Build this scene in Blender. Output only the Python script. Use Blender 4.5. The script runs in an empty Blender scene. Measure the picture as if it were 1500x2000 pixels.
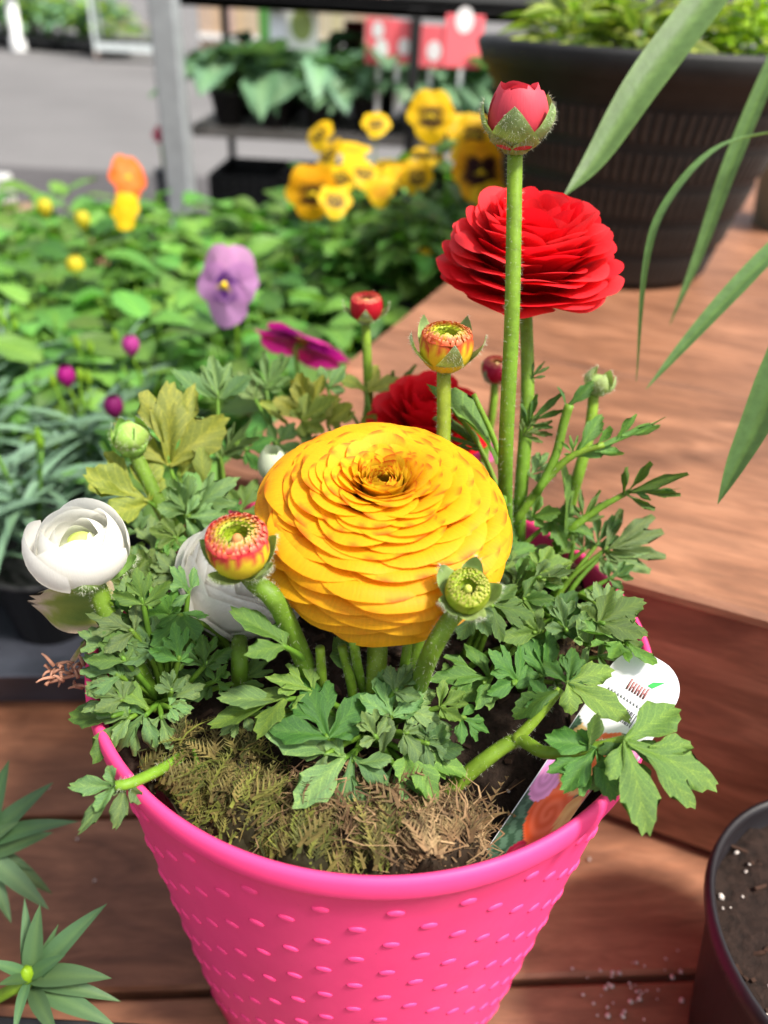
import bpy, math, random
import numpy as np
from mathutils import Vector, Matrix, Euler
R = math.radians
rnd = random.Random(7)
sc = bpy.context.scene
col = sc.collection

# ------------------------------------------------------------------ camera
PITCH, ROLL, F = R(33.5), R(3.1), 1500.0          # focal length in pixels of the 1500x2000 photograph
CAM = Vector((0.0016, -0.2645, 0.4855))
_fw = Vector((0, math.cos(PITCH), -math.sin(PITCH))); _rt0 = Vector((1, 0, 0)); _up0 = _rt0.cross(_fw)
_rt = _rt0 * math.cos(ROLL) + _up0 * math.sin(ROLL); _up = -_rt0 * math.sin(ROLL) + _up0 * math.cos(ROLL)
cd = bpy.data.cameras.new('camera'); co = bpy.data.objects.new('camera', cd); col.objects.link(co)
m = Matrix.Identity(4)
for k, v in enumerate((_rt, _up, -_fw)):
    for j in range(3): m[j][k] = v[j]
m.translation = CAM; co.matrix_world = m
cd.sensor_fit = 'VERTICAL'; cd.sensor_height = 36; cd.sensor_width = 27; cd.lens = 36 * F / 2000
cd.clip_start = 0.01; cd.clip_end = 400
cd.dof.use_dof = True; cd.dof.focus_distance = 0.298; cd.dof.aperture_fstop = 5.8; cd.dof.aperture_blades = 0
sc.camera = co
# ------------------------------------------------------------------ sky, sun, exposure
SUN_EL, SUN_AZ = R(58), R(116)                      # azimuth measured from +Y towards +X
wd = bpy.data.worlds.new('World'); sc.world = wd; wd.use_nodes = True
nt = wd.node_tree; bg = nt.nodes['Background']
sky = nt.nodes.new('ShaderNodeTexSky'); sky.sky_type = 'NISHITA'; sky.sun_disc = False
sky.sun_elevation = SUN_EL; sky.sun_rotation = SUN_AZ; sky.air_density = 1.0; sky.dust_density = 4.0; sky.ozone_density = 0.6
hsv = nt.nodes.new('ShaderNodeHueSaturation'); hsv.inputs['Saturation'].default_value = 0.38   # hazy white sky
nt.links.new(sky.outputs[0], hsv.inputs['Color']); nt.links.new(hsv.outputs[0], bg.inputs[0]); bg.inputs[1].default_value = 0.13
sl = bpy.data.lights.new('sun', 'SUN'); so = bpy.data.objects.new('sun', sl); col.objects.link(so)
sl.energy = 3.7; sl.angle = R(8); sl.color = (1.0, 0.94, 0.84)
sd = Vector((math.sin(SUN_AZ) * math.cos(SUN_EL), math.cos(SUN_AZ) * math.cos(SUN_EL), math.sin(SUN_EL)))
so.rotation_euler = sd.to_track_quat('Z', 'Y').to_euler(); so.location = sd * 5
sc.view_settings.view_transform = 'Standard'; sc.view_settings.look = 'None'
sc.view_settings.exposure = 0.92; sc.view_settings.gamma = 1; sc.view_settings.use_curve_mapping = False
sc.render.engine = 'CYCLES'
sc.cycles.use_denoising = True
sc.cycles.max_bounces = 6; sc.cycles.transparent_max_bounces = 6
try: sc.cycles.denoiser = 'OPENIMAGEDENOISE'
except Exception: pass

# ------------------------------------------------------------------ helpers
def ray(x, y): return _fw + _rt * ((x - 750) / F) + _up * ((1000 - y) / F)
def P(x, y, d): return CAM + ray(x, y) * d
def Z(x, y, z):
    d = ray(x, y); return CAM + d * ((z - CAM.z) / d.z)
SOIL = 0.232
def Q(x, y, k):                                     # k below 0.2: height above the potting soil, else depth
    return Z(x, y, SOIL + k) if k < 0.2 else P(x, y, k)
W = {}
def reg(o, parent, M):
    col.objects.link(o)
    M = Matrix(M)
    if parent is not None:
        o.parent = parent; o.matrix_parent_inverse = W[parent.name].inverted()
    o.matrix_basis = M; W[o.name] = M
    return o
def ob(name, me, parent=None, M=Matrix.Identity(4)): return reg(bpy.data.objects.new(name, me), parent, M)
def thing(name, loc, label, cat, group=None, M=None):
    o = reg(bpy.data.objects.new(name, None), None, M if M is not None else Matrix.Translation(loc))
    o.empty_display_size = 0.01
    return tag(o, label, cat, group)
def tag(o, label=None, cat=None, group=None, kind=None):
    if label: o['label'] = label
    if cat: o['category'] = cat
    if group: o['group'] = group
    if kind: o['kind'] = kind
    return o
def mesh(name, V, Fc, mats, cols=None, uv=None, midx=None, smooth=True):
    me = bpy.data.meshes.new(name); me.from_pydata([tuple(v) for v in V], [], Fc)
    for mt in (mats if isinstance(mats, (list, tuple)) else [mats]): me.materials.append(mt)
    if smooth: me.polygons.foreach_set('use_smooth', [True] * len(me.polygons))
    if midx is not None: me.polygons.foreach_set('material_index', midx)
    if cols is not None:
        a = me.color_attributes.new('Col', 'FLOAT_COLOR', 'POINT')
        a.data.foreach_set('color', np.array([(c[0], c[1], c[2], 1) for c in cols], dtype=np.float32).ravel())
    if uv is not None:
        a = me.attributes.new('puv', 'FLOAT_VECTOR', 'POINT')
        a.data.foreach_set('vector', np.array([(c[0], c[1], 0) for c in uv], dtype=np.float32).ravel())
    me.update(); return me
class MB:                                           # collects shapes into one mesh
    def __init__(s): s.V = []; s.F = []; s.C = []; s.U = []; s.I = []
    def add(s, V, Fc, C=None, U=None, mi=0):
        n = len(s.V); s.V += [Vector(v) for v in V]; s.F += [tuple(i + n for i in f) for f in Fc]
        s.C += list(C) if C is not None else [(1, 1, 1)] * len(V)
        s.U += list(U) if U is not None else [(0, 0)] * len(V)
        s.I += [mi] * len(Fc)
    def build(s, name, mats, smooth=True): return mesh(name, s.V, s.F, mats, s.C, s.U, s.I, smooth)
def grid(nu, nv): return [(j * (nu + 1) + i, j * (nu + 1) + i + 1, (j + 1) * (nu + 1) + i + 1, (j + 1) * (nu + 1) + i) for j in range(nv) for i in range(nu)]
def box(b, x0, x1, y0, y1, z0, z1, M=None, bev=0.0, mi=0):
    e = bev
    if e <= 0:
        V = [(x, y, z) for z in (z0, z1) for y in (y0, y1) for x in (x0, x1)]
        Fc = [(0, 2, 3, 1), (4, 5, 7, 6), (0, 1, 5, 4), (2, 6, 7, 3), (0, 4, 6, 2), (1, 3, 7, 5)]
    else:                                            # chamfered box: three face quads per corner
        V = []; idx = {}
        for kz, z in enumerate((z0, z1)):
            for ky, y in enumerate((y0, y1)):
                for kx, x in enumerate((x0, x1)):
                    sx, sy, sz = (1, -1)[kx] * e, (1, -1)[ky] * e, (1, -1)[kz] * e
                    for a, off in enumerate(((0, sy, sz), (sx, 0, sz), (sx, sy, 0))):
                        idx[(kx, ky, kz, a)] = len(V); V.append((x + off[0], y + off[1], z + off[2]))
        g = lambda kx, ky, kz, a: idx[(kx, ky, kz, a)]
        Fc = []
        for k in (0, 1):
            q = [g(k, 0, 0, 0), g(k, 1, 0, 0), g(k, 1, 1, 0), g(k, 0, 1, 0)]; Fc.append(tuple(q if k else q[::-1]))
            q = [g(0, k, 0, 1), g(1, k, 0, 1), g(1, k, 1, 1), g(0, k, 1, 1)]; Fc.append(tuple(q[::-1] if k else q))
            q = [g(0, 0, k, 2), g(1, 0, k, 2), g(1, 1, k, 2), g(0, 1, k, 2)]; Fc.append(tuple(q if k else q[::-1]))
        for a in (0, 1):
            for c in (0, 1):
                Fc.append((g(0, a, c, 1), g(1, a, c, 1), g(1, a, c, 2), g(0, a, c, 2)))
                Fc.append((g(a, 0, c, 0), g(a, 1, c, 0), g(a, 1, c, 2), g(a, 0, c, 2)))
                Fc.append((g(a, c, 0, 0), g(a, c, 1, 0), g(a, c, 1, 1), g(a, c, 0, 1)))
        for kx in (0, 1):
            for ky in (0, 1):
                for kz in (0, 1): Fc.append((g(kx, ky, kz, 0), g(kx, ky, kz, 1), g(kx, ky, kz, 2)))
    if M is not None: V = [M @ Vector(v) for v in V]
    b.add(V, Fc, None, None, mi)
def lathe(b, prof, n=64, M=None, mi=0, cols=None):
    V = []; Fc = []; k = len(prof)
    for i in range(n):
        a = 2 * math.pi * i / n
        for r, z in prof: V.append(Vector((r * math.cos(a), r * math.sin(a), z)))
    for i in range(n):
        for j in range(k - 1):
            i2 = (i + 1) % n; Fc.append((i * k + j, i2 * k + j, i2 * k + j + 1, i * k + j + 1))
    if M is not None: V = [M @ v for v in V]
    b.add(V, Fc, None if cols is None else cols * n, None, mi)
def spline(pts, n):                                  # Catmull-Rom through points
    pts = [Vector(p) for p in pts]
    if len(pts) == 2: return [pts[0].lerp(pts[1], i / n) for i in range(n + 1)]
    q = [pts[0] * 2 - pts[1]] + pts + [pts[-1] * 2 - pts[-2]]; out = []
    for i in range(n + 1):
        t = i / n * (len(pts) - 1); k = min(int(t), len(pts) - 2); t -= k
        a, b_, c, d = q[k:k + 4]
        out.append(0.5 * ((2 * b_) + (c - a) * t + (2 * a - 5 * b_ + 4 * c - d) * t * t + (3 * b_ - a - 3 * c + d) * t ** 3))
    return out
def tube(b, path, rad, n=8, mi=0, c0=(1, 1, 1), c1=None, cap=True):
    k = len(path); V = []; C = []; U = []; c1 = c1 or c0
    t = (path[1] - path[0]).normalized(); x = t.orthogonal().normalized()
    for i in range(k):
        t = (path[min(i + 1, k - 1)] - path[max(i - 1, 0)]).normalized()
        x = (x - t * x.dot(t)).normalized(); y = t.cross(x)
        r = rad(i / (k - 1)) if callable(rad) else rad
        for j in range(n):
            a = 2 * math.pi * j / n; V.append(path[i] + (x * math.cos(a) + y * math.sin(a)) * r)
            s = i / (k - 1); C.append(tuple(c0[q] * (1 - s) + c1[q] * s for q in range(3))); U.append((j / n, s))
    Fc = [(i * n + j, i * n + (j + 1) % n, (i + 1) * n + (j + 1) % n, (i + 1) * n + j) for i in range(k - 1) for j in range(n)]
    if cap: Fc.append(tuple(range(n))[::-1]); Fc.append(tuple((k - 1) * n + j for j in range(n)))
    b.add(V, Fc, C, U, mi)
def hairs_on(b, count, length, width, mi=1, seed=0, sel=None):   # fine plant hairs on what the builder holds so far
    rg = random.Random(seed); faces = [f for f, i in zip(b.F, b.I) if i == 0 and len(f) == 4]
    if not faces: return
    V = []; Fc = []
    for _ in range(count):
        f = rg.choice(faces); a, c, d, e = (b.V[i] for i in f); u, v = rg.random(), rg.random()
        p = (a * (1 - u) + c * u) * (1 - v) + (e * (1 - u) + d * u) * v
        nn = (c - a).cross(e - a)
        if nn.length < 1e-12: continue
        nn.normalize(); s = Vector((rg.gauss(0, 1), rg.gauss(0, 1), rg.gauss(0, 1))) * 0.45
        tip = p + (nn + s).normalized() * length * rg.uniform(0.5, 1.2)
        w = (tip - p).cross(Vector((rg.gauss(0, 1), rg.gauss(0, 1), rg.gauss(0, 1)))).normalized() * width
        n = len(V); V += [p - w, p + w, tip]; Fc.append((n, n + 1, n + 2))
    b.add(V, Fc, None, None, mi)
def frame(o, z, xh=Vector((1, 0, 0))):               # matrix with its Z along z
    z = Vector(z).normalized(); x = (xh - z * xh.dot(z)).normalized(); y = z.cross(x)
    M = Matrix.Identity(4)
    for k, v in enumerate((x, y, z)):
        for j in range(3): M[j][k] = v[j]
    M.translation = Vector(o); return M
def lerp(a, b_, t): return a + (b_ - a) * t
def mixc(a, b_, t): t = max(0, min(1, t)); return tuple(a[i] + (b_[i] - a[i]) * t for i in range(3))

# ------------------------------------------------------------------ materials
def newmat(name):
    mt = bpy.data.materials.new(name); mt.use_nodes = True; n = mt.node_tree
    return mt, n, n.nodes['Principled BSDF'], n.nodes['Material Output']
def noise(n, scale, detail=4, vec=None, rough=0.6):
    x = n.nodes.new('ShaderNodeTexNoise'); x.inputs['Scale'].default_value = scale; x.inputs['Detail'].default_value = detail
    x.inputs['Roughness'].default_value = rough
    if vec is not None: n.links.new(vec, x.inputs['Vector'])
    return x
def mapping(n, src, scale=(1, 1, 1), rot=(0, 0, 0), loc=(0, 0, 0)):
    x = n.nodes.new('ShaderNodeMapping'); n.links.new(src, x.inputs['Vector'])
    x.inputs['Scale'].default_value = scale; x.inputs['Rotation'].default_value = rot; x.inputs['Location'].default_value = loc
    return x.outputs[0]
def ramp(n, fac, stops):
    x = n.nodes.new('ShaderNodeValToRGB'); e = x.color_ramp.elements
    while len(e) < len(stops): e.new(0.5)
    for q, (p, c) in zip(e, stops): q.position = p; q.color = (*c, 1)
    n.links.new(fac, x.inputs[0]); return x.outputs[0]
def mult(n, a, b_, fac=1.0, mode='MULTIPLY'):
    x = n.nodes.new('ShaderNodeMix'); x.data_type = 'RGBA'; x.blend_type = mode; x.inputs[0].default_value = fac
    for s, i in ((a, 6), (b_, 7)):
        if isinstance(s, tuple): x.inputs[i].default_value = (*s, 1)
        else: n.links.new(s, x.inputs[i])
    return x.outputs[2]
def bump(n, bs, h, strength=0.3, dist=0.001):
    x = n.nodes.new('ShaderNodeBump'); x.inputs['Strength'].default_value = strength; x.inputs['Distance'].default_value = dist
    n.links.new(h, x.inputs['Height']); n.links.new(x.outputs[0], bs.inputs['Normal']); return x
def attr(n, name='Col'):
    x = n.nodes.new('ShaderNodeAttribute'); x.attribute_name = name; return x
def coords(n, kind='Object'):
    return n.nodes.new('ShaderNodeTexCoord').outputs[kind]
def petal_mat(name, trans=0.35, streak=0.25, rough=0.55, sheen=0.0):
    mt, n, bs, out = newmat(name)
    a = attr(n); uv = attr(n, 'puv').outputs['Vector']
    ns = noise(n, 5, 3, mapping(n, uv, (14, 1.2, 1)))
    s = ramp(n, ns.outputs[0], [(0.3, (1 - streak,) * 3), (0.7, (1, 1, 1))])
    c = mult(n, a.outputs['Color'], s)
    n.links.new(c, bs.inputs['Base Color']); bs.inputs['Roughness'].default_value = rough
    bs.inputs['Specular IOR Level'].default_value = 0.28
    bump(n, bs, ns.outputs[0], 0.25, 0.0006)
    tr = n.nodes.new('ShaderNodeBsdfTranslucent'); n.links.new(c, tr.inputs[0])
    mx = n.nodes.new('ShaderNodeMixShader'); mx.inputs[0].default_value = trans
    n.links.new(bs.outputs[0], mx.inputs[1]); n.links.new(tr.outputs[0], mx.inputs[2]); n.links.new(mx.outputs[0], out.inputs[0])
    return mt
def leaf_mat(name, base, hue=0.04, val=0.35, trans=0.3, rough=0.5, spec=0.35, mott=0.35, tcol=None, veins=False):
    mt, n, bs, out = newmat(name)
    a = attr(n); oi = n.nodes.new('ShaderNodeObjectInfo')
    hs = n.nodes.new('ShaderNodeHueSaturation')
    def mr(lo, hi):
        x = n.nodes.new('ShaderNodeMapRange'); x.inputs[3].default_value = lo; x.inputs[4].default_value = hi; return x
    h = mr(0.5 - hue, 0.5 + hue); n.links.new(oi.outputs['Random'], h.inputs[0]); n.links.new(h.outputs[0], hs.inputs['Hue'])
    wn = n.nodes.new('ShaderNodeMath'); wn.operation = 'FRACT'
    w2 = n.nodes.new('ShaderNodeMath'); w2.operation = 'MULTIPLY'; w2.inputs[1].default_value = 7.31
    n.links.new(oi.outputs['Random'], w2.inputs[0]); n.links.new(w2.outputs[0], wn.inputs[0])
    v = mr(1 - val, 1 + val); n.links.new(wn.outputs[0], v.inputs[0]); n.links.new(v.outputs[0], hs.inputs['Value'])
    ns = noise(n, 160, 4, coords(n)); 
    s = ramp(n, ns.outputs[0], [(0.25, (1 - mott,) * 3), (0.75, (1 + mott,) * 3)])
    c = mult(n, mult(n, a.outputs['Color'], base), s)
    if veins:
        sx = n.nodes.new('ShaderNodeSeparateXYZ'); n.links.new(attr(n, 'puv').outputs['Vector'], sx.inputs[0])
        ab = n.nodes.new('ShaderNodeMath'); ab.operation = 'ABSOLUTE'; n.links.new(sx.outputs[0], ab.inputs[0])
        m1 = n.nodes.new('ShaderNodeMath'); m1.operation = 'MULTIPLY_ADD'; n.links.new(ab.outputs[0], m1.inputs[0]); m1.inputs[1].default_value = -0.55; n.links.new(sx.outputs[1], m1.inputs[2])
        m2 = n.nodes.new('ShaderNodeMath'); m2.operation = 'MULTIPLY'; m2.inputs[1].default_value = 30; n.links.new(m1.outputs[0], m2.inputs[0])
        m3 = n.nodes.new('ShaderNodeMath'); m3.operation = 'SINE'; n.links.new(m2.outputs[0], m3.inputs[0])
        c = mult(n, c, ramp(n, m3.outputs[0], [(0.72, (1, 1, 1)), (0.97, (1.35, 1.28, 1.15))]))
        big = noise(n, 45, 3, coords(n)); c = mult(n, c, ramp(n, big.outputs[0], [(0.3, (.72, .80, .85)), (0.7, (1.22, 1.15, 1.0))]))
        sp_ = noise(n, 700, 2, coords(n)); c = mult(n, c, ramp(n, sp_.outputs[0], [(0.64, (0, 0, 0)), (0.74, (.05, .06, .04))]), 1.0, 'ADD')
    n.links.new(c, hs.inputs['Color']); n.links.new(hs.outputs[0], bs.inputs['Base Color'])
    bs.inputs['Roughness'].default_value = rough; bs.inputs['Specular IOR Level'].default_value = spec
    bump(n, bs, ns.outputs[0], 0.35, 0.001)
    tr = n.nodes.new('ShaderNodeBsdfTranslucent')
    tc = mult(n, hs.outputs[0], tcol or (1.3, 1.5, 0.6)); n.links.new(tc, tr.inputs[0])
    mx = n.nodes.new('ShaderNodeMixShader'); mx.inputs[0].default_value = trans
    n.links.new(bs.outputs[0], mx.inputs[1]); n.links.new(tr.outputs[0], mx.inputs[2]); n.links.new(mx.outputs[0], out.inputs[0])
    return mt
def plain(name, c, rough=0.5, spec=0.5, metal=0.0, mott=0.0, scale=60, bmp=0.0, emit=None):
    mt, n, bs, out = newmat(name)
    bs.inputs['Base Color'].default_value = (*c, 1); bs.inputs['Roughness'].default_value = rough
    bs.inputs['Specular IOR Level'].default_value = spec; bs.inputs['Metallic'].default_value = metal
    if mott > 0 or bmp > 0:
        ns = noise(n, scale, 5, coords(n))
        if mott > 0:
            n.links.new(mult(n, c, ramp(n, ns.outputs[0], [(0.25, (1 - mott,) * 3), (0.75, (1 + mott,) * 3)])), bs.inputs['Base Color'])
        if bmp > 0: bump(n, bs, ns.outputs[0], bmp, 0.002)
    return mt
def vcol(name, rough=0.5, spec=0.4, mott=0.2, scale=200, bmp=0.0):
    mt, n, bs, out = newmat(name); a = attr(n)
    ns = noise(n, scale, 4, coords(n))
    n.links.new(mult(n, a.outputs['Color'], ramp(n, ns.outputs[0], [(0.25, (1 - mott,) * 3), (0.75, (1 + mott,) * 3)])), bs.inputs['Base Color'])
    bs.inputs['Roughness'].default_value = rough; bs.inputs['Specular IOR Level'].default_value = spec
    if bmp > 0: bump(n, bs, ns.outputs[0], bmp, 0.001)
    return mt
def wood_mat(name, dark, mid, light, rough=0.45):
    mt, n, bs, out = newmat(name)
    oc = coords(n); oi = n.nodes.new('ShaderNodeObjectInfo')
    ad = n.nodes.new('ShaderNodeVectorMath'); ad.operation = 'ADD'; n.links.new(oc, ad.inputs[0])
    mm = n.nodes.new('ShaderNodeVectorMath'); mm.operation = 'SCALE'; mm.inputs[0].default_value = (3.7, 1.9, 5.3)
    n.links.new(oi.outputs['Random'], mm.inputs['Scale']); n.links.new(mm.outputs[0], ad.inputs[1])
    g1 = noise(n, 6, 5, mapping(n, ad.outputs[0], (1.1, 4.5, 4.5)), 0.55); g1.inputs['Distortion'].default_value = 2.2
    fine = noise(n, 18, 6, mapping(n, ad.outputs[0], (1.6, 9, 9)), 0.65); fine.inputs['Distortion'].default_value = 0.9
    big = noise(n, 9, 4, mapping(n, ad.outputs[0], (0.8, 1.6, 1.6)), 0.6)
    c = ramp(n, g1.outputs[0], [(0.30, dark), (0.52, mid), (0.72, light)])
    c = mult(n, c, ramp(n, fine.outputs[0], [(0.3, (0.72,) * 3), (0.7, (1.15,) * 3)]), 0.8)
    c = mult(n, c, ramp(n, big.outputs[0], [(0.3, (0.60, 0.56, 0.54)), (0.7, (1.22, 1.22, 1.22))]), 0.95)
    vo = n.nodes.new('ShaderNodeTexVoronoi'); vo.inputs['Scale'].default_value = 7; n.links.new(mapping(n, ad.outputs[0], (0.55, 1.5, 1.5)), vo.inputs['Vector'])
    c = mult(n, c, ramp(n, vo.outputs['Distance'], [(0.02, (0.35, 0.30, 0.28)), (0.075, (1, 1, 1))]), 0.8)
    n.links.new(c, bs.inputs['Base Color']); bs.inputs['Specular IOR Level'].default_value = 0.4
    n.links.new(ramp(n, fine.outputs[0], [(0.2, (rough + 0.2,) * 3), (0.8, (rough - 0.08,) * 3)]), bs.inputs['Roughness'])
    bump(n, bs, fine.outputs[0], 0.3, 0.0012)
    return mt

M_YEL = petal_mat('yellow_petal', 0.50, 0.14)
M_RED = petal_mat('red_petal', 0.42, 0.14)
M_WHT = petal_mat('white_petal', 0.45, 0.05)
M_BUD = petal_mat('bud_petal', 0.2, 0.12, 0.5)
M_PAN = petal_mat('pansy_petal', 0.35, 0.15)
M_LEAF = leaf_mat('ranunculus_leaf', (0.076, 0.165, 0.034), 0.028, 0.38, rough=.47, spec=.35, veins=True)
M_LEAFB = leaf_mat('blue_green_leaf', (0.100, 0.185, 0.068), 0.02, 0.32, rough=.48, spec=.35, veins=True)
M_LEAFY = leaf_mat('yellow_green_leaf', (0.20, 0.245, 0.045), 0.02, 0.2, veins=True)
M_STEM = leaf_mat('hairy_stem', (0.155, 0.265, 0.022), 0.01, 0.1, 0.15, 0.5, 0.3, 0.3)
M_SEPAL = leaf_mat('hairy_sepal', (0.21, 0.31, 0.12), 0.015, 0.12, 0.15, 0.6, 0.25, 0.35)
M_HAIR = plain('plant_hair', (0.50, 0.53, 0.40), 0.6, 0.2)
M_PLEAF = leaf_mat('pansy_leaf', (0.10, 0.235, 0.040), 0.025, 0.5, 0.3, 0.42, 0.45)
M_DLEAF = leaf_mat('dianthus_leaf', (0.10, 0.185, 0.125), 0.015, 0.3, 0.15, 0.5, 0.35, 0.2)
M_CLEAF = leaf_mat('lance_leaf', (0.072, 0.145, 0.062), 0.012, 0.2, 0.2, 0.45, 0.4, 0.2)
M_SLEAF = leaf_mat('strap_leaf', (0.085, 0.165, 0.052), 0.008, 0.12, 0.3, 0.5, 0.3, 0.2)
M_FARL = leaf_mat('far_leaf', (0.11, 0.22, 0.12), 0.03, 0.4, 0.2)
M_LIME = leaf_mat('lime_leaf', (0.27, 0.42, 0.025), 0.02, 0.3, 0.3)
M_PINK, _n, _b, _o = newmat('pink_plastic'); _oc = coords(_n)
_m = noise(_n, 22, 5, _oc); _sp = noise(_n, 260, 3, _oc); _st = noise(_n, 30, 6, mapping(_n, _oc, (1, 1, .25)), .7)
_c = mult(_n, (0.82, 0.050, 0.200), ramp(_n, _m.outputs[0], [(0.3, (.93, .90, .92)), (0.7, (1.04, 1.08, 1.06))]))
_c = mult(_n, _c, ramp(_n, _sp.outputs[0], [(0.735, (1, 1, 1)), (0.775, (.42, .45, .35))]), 0.7)
_c = mult(_n, _c, ramp(_n, _st.outputs[0], [(0.62, (1, 1, 1)), (0.80, (.86, .9, .86))]), 0.8)
_n.links.new(_c, _b.inputs['Base Color']); _n.links.new(ramp(_n, _st.outputs[0], [(0.3, (.50,) * 3), (0.7, (.68,) * 3)]), _b.inputs['Roughness'])
_b.inputs['Specular IOR Level'].default_value = .3; bump(_n, _b, _m.outputs[0], .08, .002)
M_BLACK = plain('black_plastic', (0.016, 0.016, 0.017), 0.42, 0.4, 0, 0.3, 50, 0.1)
M_TRAY = plain('charcoal_tray', (0.035, 0.038, 0.05), 0.33, 0.5, 0, 0.25, 40, 0.05)
M_BPOT = plain('dusty_black_pot', (0.011, 0.0115, 0.012), 0.6, 0.3, 0, 0.5, 30, 0.2)
M_SOIL = plain('potting_soil', (0.022, 0.014, 0.010), 0.9, 0.15, 0, 0.6, 250, 1.0)
M_MOSS = vcol('moss', 0.8, 0.15, 0.35, 300)
M_WOODD = wood_mat('stained_wood', (0.15, 0.060, 0.031), (0.235, 0.100, 0.053), (0.33, 0.150, 0.082))
M_WOODL = wood_mat('light_wood', (0.175, 0.074, 0.037), (0.245, 0.108, 0.056), (0.325, 0.152, 0.083), 0.5)
M_STEEL = plain('galvanised_steel', (0.25, 0.27, 0.28), 0.45, 0.5, 0.0, 0.2, 20)
M_WHITE = plain('white_paint', (0.75, 0.76, 0.76), 0.5, 0.4, 0, 0.08, 15)
M_V = vcol('printed_card', 0.35, 0.45, 0.03, 100)
M_VR = vcol('mixed_matter', 0.7, 0.2, 0.25, 200)

# ------------------------------------------------------------------ setting: ground, table, platform
def sheet(name, x0, x1, y0, y1, z, mt, n=1):
    V = [(lerp(x0, x1, i / n), lerp(y0, y1, j / n), z) for j in range(n + 1) for i in range(n + 1)]
    return tag(ob(name, mesh(name, V, grid(n, n), mt)), kind='structure')
def ground_mat(name, a, b_, sc1):
    mt, n, bs, out = newmat(name); oc = coords(n)
    n1 = noise(n, sc1, 8, oc, 0.75); n2 = noise(n, 0.5, 3, oc)
    c = ramp(n, n1.outputs[0], [(0.3, a), (0.7, b_)])
    n.links.new(mult(n, c, ramp(n, n2.outputs[0], [(0.3, (0.8,) * 3), (0.7, (1.1,) * 3)])), bs.inputs['Base Color'])
    bs.inputs['Roughness'].default_value = 0.85; bump(n, bs, n1.outputs[0], 0.5, 0.01); return mt
GZ = -0.80
sheet('ground', -150, 150, -60, 240, GZ, ground_mat('gravel', (0.10, 0.097, 0.097), (0.17, 0.164, 0.165), 25))
sheet('ground_shade_sheet', -40, 40, -8, 6.6, GZ + 0.006, ground_mat('painted_ground_shade', (0.04, 0.037, 0.04), (0.085, 0.078, 0.08), 40))  # dark sheet: roof shade over the near ground, painted as colour

TABROT = Matrix.Rotation(R(4.7), 4, 'Z')
table = thing('plank_table', (0, 0, GZ), 'dark reddish brown stained plank table under the pink flower pot', 'table')
PW = 0.119
for k in range(-4, 14):
    y0 = -0.040 + k * PW
    b = MB(); dz = rnd.uniform(-0.0012, 0.0012)
    M = TABROT @ Matrix.Translation((rnd.uniform(-0.05, 0.05), y0 + PW / 2, 0))
    box(b, -1.35, 1.15, -PW / 2 + 0.0022, PW / 2 - 0.0022, -0.028, dz - 0.0002, None, 0.0022)
    ob('plank', b.build('plank', M_WOODD, False), table, M)
for x, y in ((-1.2, -0.4), (1.0, -0.4), (-1.2, 1.5), (1.0, 1.5)):
    b = MB(); box(b, x - .04, x + .04, y - .04, y + .04, GZ + 0.006, -0.03, None, 0.003); ob('leg', b.build('leg', M_WOODD, False), table, TABROT)
for y in (-0.38, 0.5, 1.5):
    b = MB(); box(b, -1.2, 1.05, y - .02, y + .02, -0.12, -0.0285, None, 0.003); ob('crossbeam', b.build('crossbeam', M_WOODD, False), table, TABROT)

PA = R(-21.0); PH = 0.2213                            # raised platform: front edge direction and height
pc = Vector((-0.1055, 0.186, 0))                      # its corner behind the pot
PM = Matrix.Translation(pc) @ Matrix.Rotation(PA, 4, 'Z')
plat = thing('raised_platform', pc, 'raised wooden platform with pale reddish top and dark front board behind the pink pot', 'platform', M=PM)
bw = 0.30
for k in range(5):
    b = MB(); box(b, -0.004, 1.6, -bw / 2 + 0.0008, bw / 2 - 0.0008, -0.0105, rnd.uniform(-0.0003, 0.0003), None, 0.003)
    ob('top_board', b.build('top_board', M_WOODL, False), plat, PM @ Matrix.Translation((0, -0.012 + bw / 2 + k * bw, PH)))
b = MB(); box(b, 0.0, 1.58, -0.011, 0.011, -0.094, 0.1065, None, 0.002)
ob('front_board', b.build('front_board', M_WOODD, False), plat, PM @ Matrix.Translation((0, 0.0115, 0.1015)))
b = MB(); box(b, 0.0, 1.4, -0.01, 0.01, -0.1, 0.1065, None, 0.002)
ob('side_board', b.build('side_board', M_WOODD, False), plat, PM @ Matrix.Translation((0.012, 0.03, 0.1015)) @ Matrix.Rotation(R(90), 4, 'Z'))

# ------------------------------------------------------------------ pink pot
pot = thing('flower_pot', (0, 0, 0), 'bright pink plastic flower pot with small raised dashes all over its wall', 'flower pot')
def wallR(z): return 0.0955 + (0.1222 - 0.0955) * (z / 0.238)
b = MB()
prof = [(0.0001, 0.002), (0.085, 0.002), (0.0935, 0.003)] + [(wallR(z), z) for z in np.linspace(0.006, 0.236, 14)]
prof += [(0.1234, 0.2385), (0.1248, 0.2396), (0.1255, 0.2418), (0.1256, 0.2452), (0.1251, 0.2484), (0.1240, 0.2501), (0.1226, 0.2503), (0.1214, 0.2490), (0.1208, 0.2455)]
prof += [(0.1195, 0.232), (0.116, 0.20), (0.113, 0.19)]
lathe(b, prof, 160); ob('wall', b.build('pot_wall', M_PINK), pot)
V = []; Fc = []; nu, nv = 12, 5
for j in range(nv + 1):
    ph = (j / nv) * math.pi / 2
    for i in range(nu):
        a = 2 * math.pi * i / nu
        V.append((0.0034 * math.cos(a) * math.cos(ph) ** 0.7 if j < nv else 0, 0.0021 * math.sin(a) * math.cos(ph) ** 0.7 if j < nv else 0, 0.0010 * math.sin(ph)))
for j in range(nv):
    for i in range(nu): Fc.append((j * nu + i, j * nu + (i + 1) % nu, (j + 1) * nu + (i + 1) % nu, (j + 1) * nu + i))
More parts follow.
